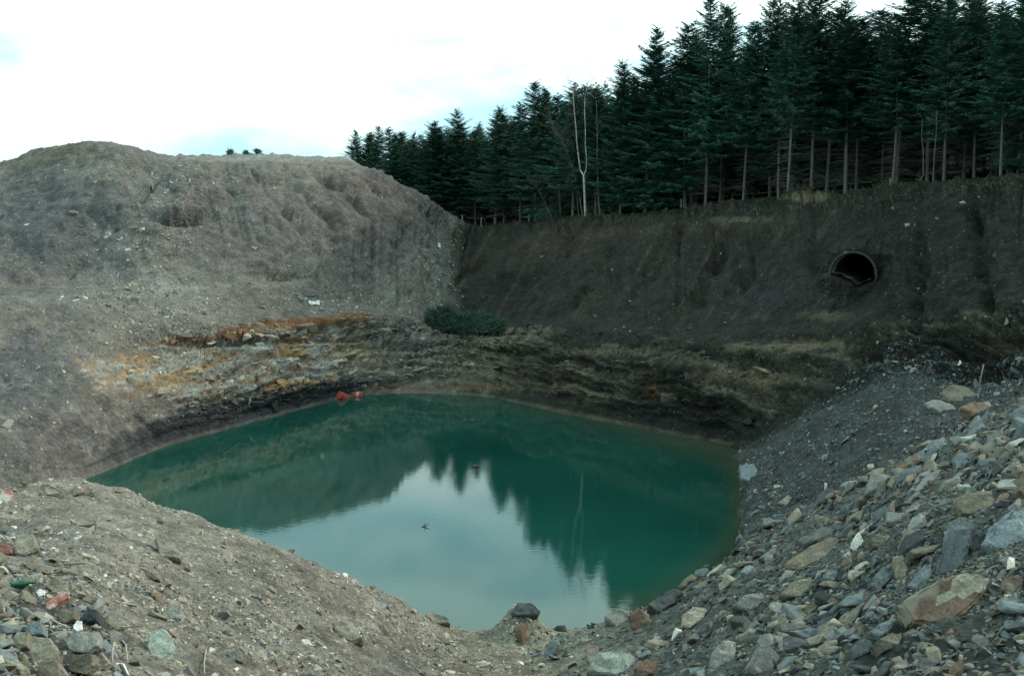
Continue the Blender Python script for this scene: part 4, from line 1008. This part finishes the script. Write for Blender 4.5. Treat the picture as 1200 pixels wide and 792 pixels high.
# grass and roots along the lip
j11 = [int(np.searchsorted(ts, q)) for q in (10.86, 11.25)]
mask = np.zeros((nc, nr), bool); mask[:, j11[0]:j11[1]] = True; mask &= (UU > 548) & (UU < 1400)
ii = pick_rng.choice(np.flatnonzero(mask.ravel()), 16000); base = Vf[ii] + pick_rng.normal(size=(16000, 3)) * .06
d = pick_rng.normal(size=(16000, 3)) * .5 + np.array([-.1, -.3, .55]); tip = base + d * pick_rng.uniform(.06, .24, 16000)[:, None]
keepg = fbm(base[:, 0] * .6, base[:, 1] * .6, 0, 3) > .05
v_, f_ = blades(base[keepg], tip[keepg], np.full(keepg.sum(), .035), np.tile([0, 1., 0], (keepg.sum(), 1)))
tag(add('grass', mesh_np('grass', v_, f_, M_GRASS)), 'rough grass and heather along the cliff edge under the trees', 'grass', None, 'stuff')
T = Tri(); rr = random.Random(9)
for k in range(170):
    u = rr.uniform(620, 1195); vv = np.interp(u, [620, 700, 780, 850, 940, 1060, 1130, 1200], [264, 257, 251, 243, 240, 224, 216, 209]) + 3
    g, n = hit(u, vv)
    if g is None: continue
    p0 = np.array(g); T.tube([p0 + [0, .2, .1], p0 + [rr.gauss(0, .15), -.15, -.05], p0 + [rr.gauss(0, .3), -.22, -rr.uniform(.15, .6)]], [.018, .013, .005], 4, False)
tag(add('roots', T.mesh('roots', M_DEADW)), 'torn roots hanging from the turf edge of the cliff', 'roots', None, 'stuff')

# ------------------------------------------------------------ fence
fp = [(542, 268, 9), (564, 264, 9), (580, 263, 8), (620, 264, 9), (651, 260, 9), (718, 256, 14), (798, 247, 9), (1043, 222, 8)]
g0 = hit(620, 262)[0] or Vector((1, 76, 8)); root = empty('wire_fence', g0); tops = []
for (u, v, h) in fp:
    yy = np.interp(u, [540, 560, 620, 700, 780, 850, 1043], [82.5, 83.5, 77.5, 68.5, 63.5, 59, 48.5]); b0 = P(u, v, yy); gg, _ = down(b0[0], b0[1]); b0[2] = gg.z
    hh = h * yy / F * 1.25; lean = random.gauss(0, .03)
    bm = bmesh.new(); bmesh.ops.create_cone(bm, cap_ends=True, segments=8, radius1=.055, radius2=.05, depth=hh + .3)
    bmesh.ops.translate(bm, verts=bm.verts[:], vec=(0, 0, hh / 2 - .15)); bmesh.ops.bevel(bm, geom=[e for e in bm.edges if min(a.co.z for a in e.verts) > hh - .05], offset=.012, segments=1, affect='EDGES')
    o = bm_obj('post', bm, M_WOOD, root); o.location = Vector(b0) - g0; o.rotation_euler = (0, lean, 0); tops.append(b0 + np.array([0, 0, hh * .9]))
T = Tri()
for a, b_ in zip(tops[:-1], tops[1:]):
    for k in (0, .3, .6):
        m = (a + b_) / 2 - [0, 0, .06 + k]; T.tube([a - [0, 0, k] - np.array(g0), m - np.array(g0), b_ - [0, 0, k] - np.array(g0)], .006, 3, False)
add('wire', T.mesh('wire', M_WIRE), root); tag(root, 'low post and wire fence along the turf in front of the spruces', 'fence')

# ------------------------------------------------------------ culvert
cx = np.cross(ax, [0, 0, 1]); cx /= np.linalg.norm(cx); cz = np.cross(cx, ax)
Mc = Matrix((Vector(cx), Vector(ax), Vector(cz))).transposed()
root = empty('culvert', CUL); root.rotation_euler = Mc.to_euler()
def ring(name, y0, y1, ro, ri, mat, n=56, corr=0):
    bm = bmesh.new(); ys = np.linspace(y0, y1, max(2, int(corr) + 1)); loops = []
    for j, y in enumerate(ys):
        k = .035 * math.cos(j * math.pi) if corr else 0
        loops.append([[bm.verts.new(((r_ + k) * math.cos(6.28318 * i / n), y, (r_ + k) * math.sin(6.28318 * i / n))) for i in range(n)] for r_ in (ro, ri)])
    for A, B_ in zip(loops[:-1], loops[1:]):
        for i in range(n):
            i2 = (i + 1) % n
            bm.faces.new((A[0][i], A[0][i2], B_[0][i2], B_[0][i])); bm.faces.new((A[1][i2], A[1][i], B_[1][i], B_[1][i2]))
    for A, fl_ in ((loops[0], 1), (loops[-1], -1)):
        for i in range(n):
            i2 = (i + 1) % n; q = (A[0][i], A[1][i], A[1][i2], A[0][i2]); bm.faces.new(q if fl_ > 0 else q[::-1])
    bmesh.ops.recalc_face_normals(bm, faces=bm.faces[:])
    return bm_obj(name, bm, mat, root, False)
ring('pipe', -.25, 9, CR * .985, CR * .92, M_BORE, corr=46)
for y in (-.24, .10, .5): ring('rib', y, y + .07, CR * (1.0 if y < 0 else .93), CR * (.945 if y < 0 else .875), M_PIPE)
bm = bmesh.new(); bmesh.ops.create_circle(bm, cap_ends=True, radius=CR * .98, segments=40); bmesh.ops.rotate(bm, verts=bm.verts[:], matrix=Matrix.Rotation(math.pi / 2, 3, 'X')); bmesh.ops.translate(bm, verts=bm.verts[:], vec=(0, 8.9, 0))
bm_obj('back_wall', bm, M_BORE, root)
tag(root, 'round steel-ribbed culvert mouth half choked with soil in the dark cliff', 'culvert')
# soil washed into the bottom of the pipe
gx, gy = np.meshgrid(np.linspace(-1, 1, 40), np.linspace(-.45, 7, 50), indexing='ij')
hz = np.interp(gx, [-1, -.5, 0, .15, .35, .7, 1], [.08, .0, -.20, -.38, -.40, -.20, -.12]) - np.maximum(gy, 0) * .05 + .05 * fbm(gx * 3, gy * 2, 0, 3)
hz = np.where(gx ** 2 + hz ** 2 > .9, np.sign(hz) * np.sqrt(np.clip(.9 - gx ** 2, 0, 1)), hz)
sv = np.stack([gx * CR * .93, gy, hz * CR], -1).reshape(-1, 3) @ np.array(Mc).T + CUL
si = np.arange(2000).reshape(40, 50); sq = np.stack([si[:-1, :-1], si[1:, :-1], si[1:, 1:], si[:-1, 1:]], -1).reshape(-1, 4)
tag(add('culvert_soil', mesh_np('culvert_soil', sv, sq, M_FAR, True, np.tile([.06, .055, .046], (2000, 1)))), kind='structure')

# ------------------------------------------------------------ drums and litter
def drum(u, v, rot, label, mat, bandmat=None, s=1.0, sink=.1, dy=0):
    p = PZ(u, v, 0.0) + np.array([0, dy, 0]); root = empty('steel_drum', (p[0], p[1], sink)); root.rotation_euler = rot; root.scale = (s, s, s)
    def lathe(name, prof, m):
        bm = bmesh.new(); n = 28; L_ = [[bm.verts.new((r_ * math.cos(6.28318 * i / n), r_ * math.sin(6.28318 * i / n), z_)) for i in range(n)] for r_, z_ in prof]
        for A, B_ in zip(L_[:-1], L_[1:]):
            for i in range(n): bm.faces.new((A[i], A[(i + 1) % n], B_[(i + 1) % n], B_[i]))
        bm.faces.new(L_[0][::-1]); bm.faces.new(L_[-1]); bmesh.ops.recalc_face_normals(bm, faces=bm.faces[:]); return bm_obj(name, bm, m, root)
    lathe('body', [(.27, -.43), (.285, -.43), (.285, -.15), (.30, -.14), (.285, -.13), (.285, .13), (.30, .14), (.285, .15), (.285, .43), (.27, .43)], mat)
    for z_ in (-.43, .43): lathe('rim', [(.275, z_ - .012), (.298, z_ - .012), (.298, z_ + .012), (.275, z_ + .012)], mat)
    lathe('bung', [(.03, .432), (.035, .45), (.02, .455)], M_RUST).location = (.14, .05, 0)
    if bandmat: lathe('painted_band', [(.288, -.12), (.2885, -.119), (.2885, .119), (.288, .12)], bandmat)
    return tag(root, label, 'drum')
drum(402, 466.5, (math.radians(62), math.radians(10), math.radians(-40)), 'red steel drum tilted at the foot of the ochre bank, left of two', M_RED, s=.68, sink=.06)
drum(420, 464, (math.radians(90), 0, math.radians(82)), 'rusty steel drum with a pink-red band lying half sunk, right of two', M_RUST, M_PINK, .6, .06)
def jug(u, v, label):
    p = PZ(u, v, 0); root = empty('plastic_jug', (p[0], p[1], .05)); root.rotation_euler = (.3, .2, 0)
    T = Tri(); T.tube([(0, 0, -.12), (0, 0, -.1), (0, 0, .08), (0, 0, .16), (0, 0, .19)], [.08, .11, .11, .05, .035], 12); add('body', T.mesh('body', M_WHITE), root)
    T = Tri(); T.tube([(0, 0, .185), (0, 0, .225)], [.045, .042], 10); add('cap', T.mesh('cap', M_WHITE), root)
    T = Tri(); T.tube([(.10, 0, .04), (.17, 0, .06), (.16, 0, .13), (.05, 0, .15)], .015, 6); add('handle', T.mesh('handle', M_WHITE), root)
    tag(root, label, 'jug')
jug(395, 464.5, 'white plastic jug floating beside the red drum'); 
bare = lambda: None
def stick_thing(name, paths, rad, mat, label, cat, loc):
    T = Tri(); l = np.array(loc)
    for pth, r_ in paths: T.tube([np.array(q, float) - l for q in pth], r_, 6)
    o = add(name, T.mesh(name, mat)); o.location = loc; return tag(o, label, cat)
p = PZ(498, 617, 0); stick_thing('branch', [([p + [-.11, 0, .0], p + [0, 0, .03], p + [.13, .05, .09]], [.012, .02, .008]), ([p + [0, 0, .03], p + [-.03, 0, .16]], [.012, .005]), ([p + [.0, 0, .02], p + [.07, -.1, -.01]], [.012, .006])], 0, M_TWIG, 'small dark twig floating on the bright sky reflection', 'twig', tuple(p))
p = PZ(557, 547, 0); stick_thing('log', [([p + [-.14, 0, .01], p + [0, .03, .04], p + [.15, 0, .02]], [.04, .05, .03]), ([p + [.0, 0, .04], p + [.05, .02, .12]], [.02, .01])], 0, M_TWIG, 'short piece of wood floating far out on the pond', 'wood', tuple(p))
def ground_stick(pts, r, mat, label, lift=.04, cat='stick', name='stick'):
    q = []
    for u, v in pts:
        g, n = hit(u, v); q.append(np.array(g) + np.array(n) * lift)
    c = tuple(q[0]); return stick_thing(name, [(q, [r] * (len(q) - 1) + [r * .6])], 0, mat, label, cat, c)
ground_stick([(60, 667), (80, 665), (98, 664)], .012, M_TWIG, 'thin dark stick lying above the lower-left pile')
ground_stick([(57, 730), (70, 736), (82, 740)], .009, M_WOOD, 'pale thin lath lying left of the white shard')
ground_stick([(128, 742), (145, 739), (166, 737)], .008, M_TWIG, 'thin dark twig on the bank right of the pile')
ground_stick([(130, 757), (130, 770), (128, 782)], .009, M_WOOD, 'curved grey lath standing at the right foot of the pile')
ground_stick([(134, 748), (146, 760), (147, 780)], .008, M_WOOD, 'bent grey twig right of the curved lath')
ground_stick([(134, 782), (144, 784), (150, 796)], .009, M_WHITE, 'white strip of plastic at the bottom edge beside the pile', name='plastic_strip', cat='strip')
ground_stick([(238, 764), (237, 780), (237, 794)], .008, M_WOOD, 'pale upright straw at the bottom of the left bank')
g, n = hit(1144, 466); p = np.array(g)
stick_thing('steel_rod', [([p + [0, -.1, -.1], p + [.03, -.1, .5], p + [.10, -.1, 1.0]], .018)], 0, M_WIRE, 'thin pale rod standing upright in the hollow behind the slabs', 'rod', tuple(p))
def sheet_litter(name, u, v, sx, sy, mat, label, cat, seed):
    g, n = hit(u, v); bm = bmesh.new(); bmesh.ops.create_grid(bm, x_segments=10, y_segments=8, size=.5)
    rr2 = np.array([w.co[:] for w in bm.verts]); h = fbm(rr2[:, 0] * 3 + seed, rr2[:, 1] * 3, 0, 3) * .22 + .12
    for w, q in zip(bm.verts, h): w.co = (w.co.x * sx * (1 + .3 * q), w.co.y * sy, q * .6)
    bmesh.ops.solidify(bm, geom=bm.faces[:], thickness=.012)
    o = bm_obj(name, bm, mat, smooth=True); o.matrix_world = Matrix.Translation(g) @ surf_matrix(n, 10).to_4x4(); return tag(o, label, cat)
sheet_litter('plastic_sheet', 363, 346, .7, .7, M_BLACKP, 'crumpled blue-black plastic sheet on the far rubble ledge', 'sheet', 1)
sheet_litter('cloth_scrap', 368, 356, .55, .3, M_WHITE, 'white scrap of cloth below the dark plastic sheet', 'cloth', 2)
sheet_litter('cloth_scrap', 514, 289, .35, .5, M_CERAM, 'pale blue-white scrap in the cleft between mound and cliff', 'cloth', 3)
def bottle(u, v, label):
    g, n = hit(u, v); root = empty('glass_bottle', Vector(g) + n * .05); root.rotation_euler = (1.3, .3, 1.2)
    T = Tri(); T.tube([(0, 0, -.11), (0, 0, -.1), (0, 0, .05), (0, 0, .09), (0, 0, .12)], [.03, .045, .045, .03, .016], 14); add('body', T.mesh('body', M_GLASSG), root)
    T = Tri(); T.tube([(0, 0, .12), (0, 0, .17), (0, 0, .175), (0, 0, .19)], [.015, .014, .018, .018], 12); add('neck', T.mesh('neck', M_GLASSG), root); tag(root, label, 'bottle')
bottle(20, 690, 'green glass bottle fragment among the stones of the lower-left pile')

# ------------------------------------------------------------ light, sky, camera
EL, AZ = 31.0, 72.0          # azimuth measured clockwise from the view direction (+Y) towards +X
sd = Vector((math.sin(math.radians(AZ)) * math.cos(math.radians(EL)), math.cos(math.radians(AZ)) * math.cos(math.radians(EL)), math.sin(math.radians(EL))))
sun = bpy.data.lights.new('sun', 'SUN'); sun.energy = 3.2; sun.angle = math.radians(11); sun.color = (1, .93, .82)
so = bpy.data.objects.new('sun', sun); COL.objects.link(so); so.rotation_euler = sd.to_track_quat('Z', 'Y').to_euler()
W = bpy.data.worlds.new('World'); SC.world = W; W.use_nodes = True; nt = W.node_tree; L = nt.links.new
bg = nt.nodes['Background']; bg.inputs[1].default_value = .1
sky = N(nt, 'ShaderNodeTexSky', sky_type='NISHITA', sun_disc=False); sky.sun_elevation = math.radians(EL); sky.sun_rotation = math.radians(AZ); sky.dust_density = 1.5
tc = N(nt, 'ShaderNodeTexCoord'); mp = N(nt, 'ShaderNodeMapping'); mp.inputs['Scale'].default_value = (1, 1, 3.2); L(tc.outputs['Generated'], mp.inputs[0])
cn = N(nt, 'ShaderNodeTexNoise', i_Scale=2.1, i_Detail=6.0, i_Roughness=.55); L(mp.outputs[0], cn.inputs['Vector'])
cl = ramp(nt, cn.outputs[0], [(.34, .60), (.56, 1)])
cc_ = ramp(nt, cn.outputs[0], [(.42, (.40, .72, .82)), (.54, (.78, .97, .95))])
sc_ = N(nt, 'ShaderNodeVectorMath', operation='SCALE'); sc_.inputs['Scale'].default_value = 18.5; L(cc_, sc_.inputs[0])
L(mixc(nt, cl, sky.outputs[0], sc_.outputs[0]), bg.inputs[0])
cam = bpy.data.cameras.new('camera'); co = bpy.data.objects.new('camera', cam); COL.objects.link(co); SC.camera = co
cam.sensor_width = 36; cam.lens = 36 * F / 1200; cam.clip_end = 3000; cam.clip_start = .05
co.location = (0, 0, CZ); co.rotation_euler = (math.radians(90) - PITCH, 0, 0)
vs = SC.view_settings; vs.view_transform = 'Standard'; vs.look = 'None'; vs.exposure = 0; vs.gamma = 1; vs.use_curve_mapping = False
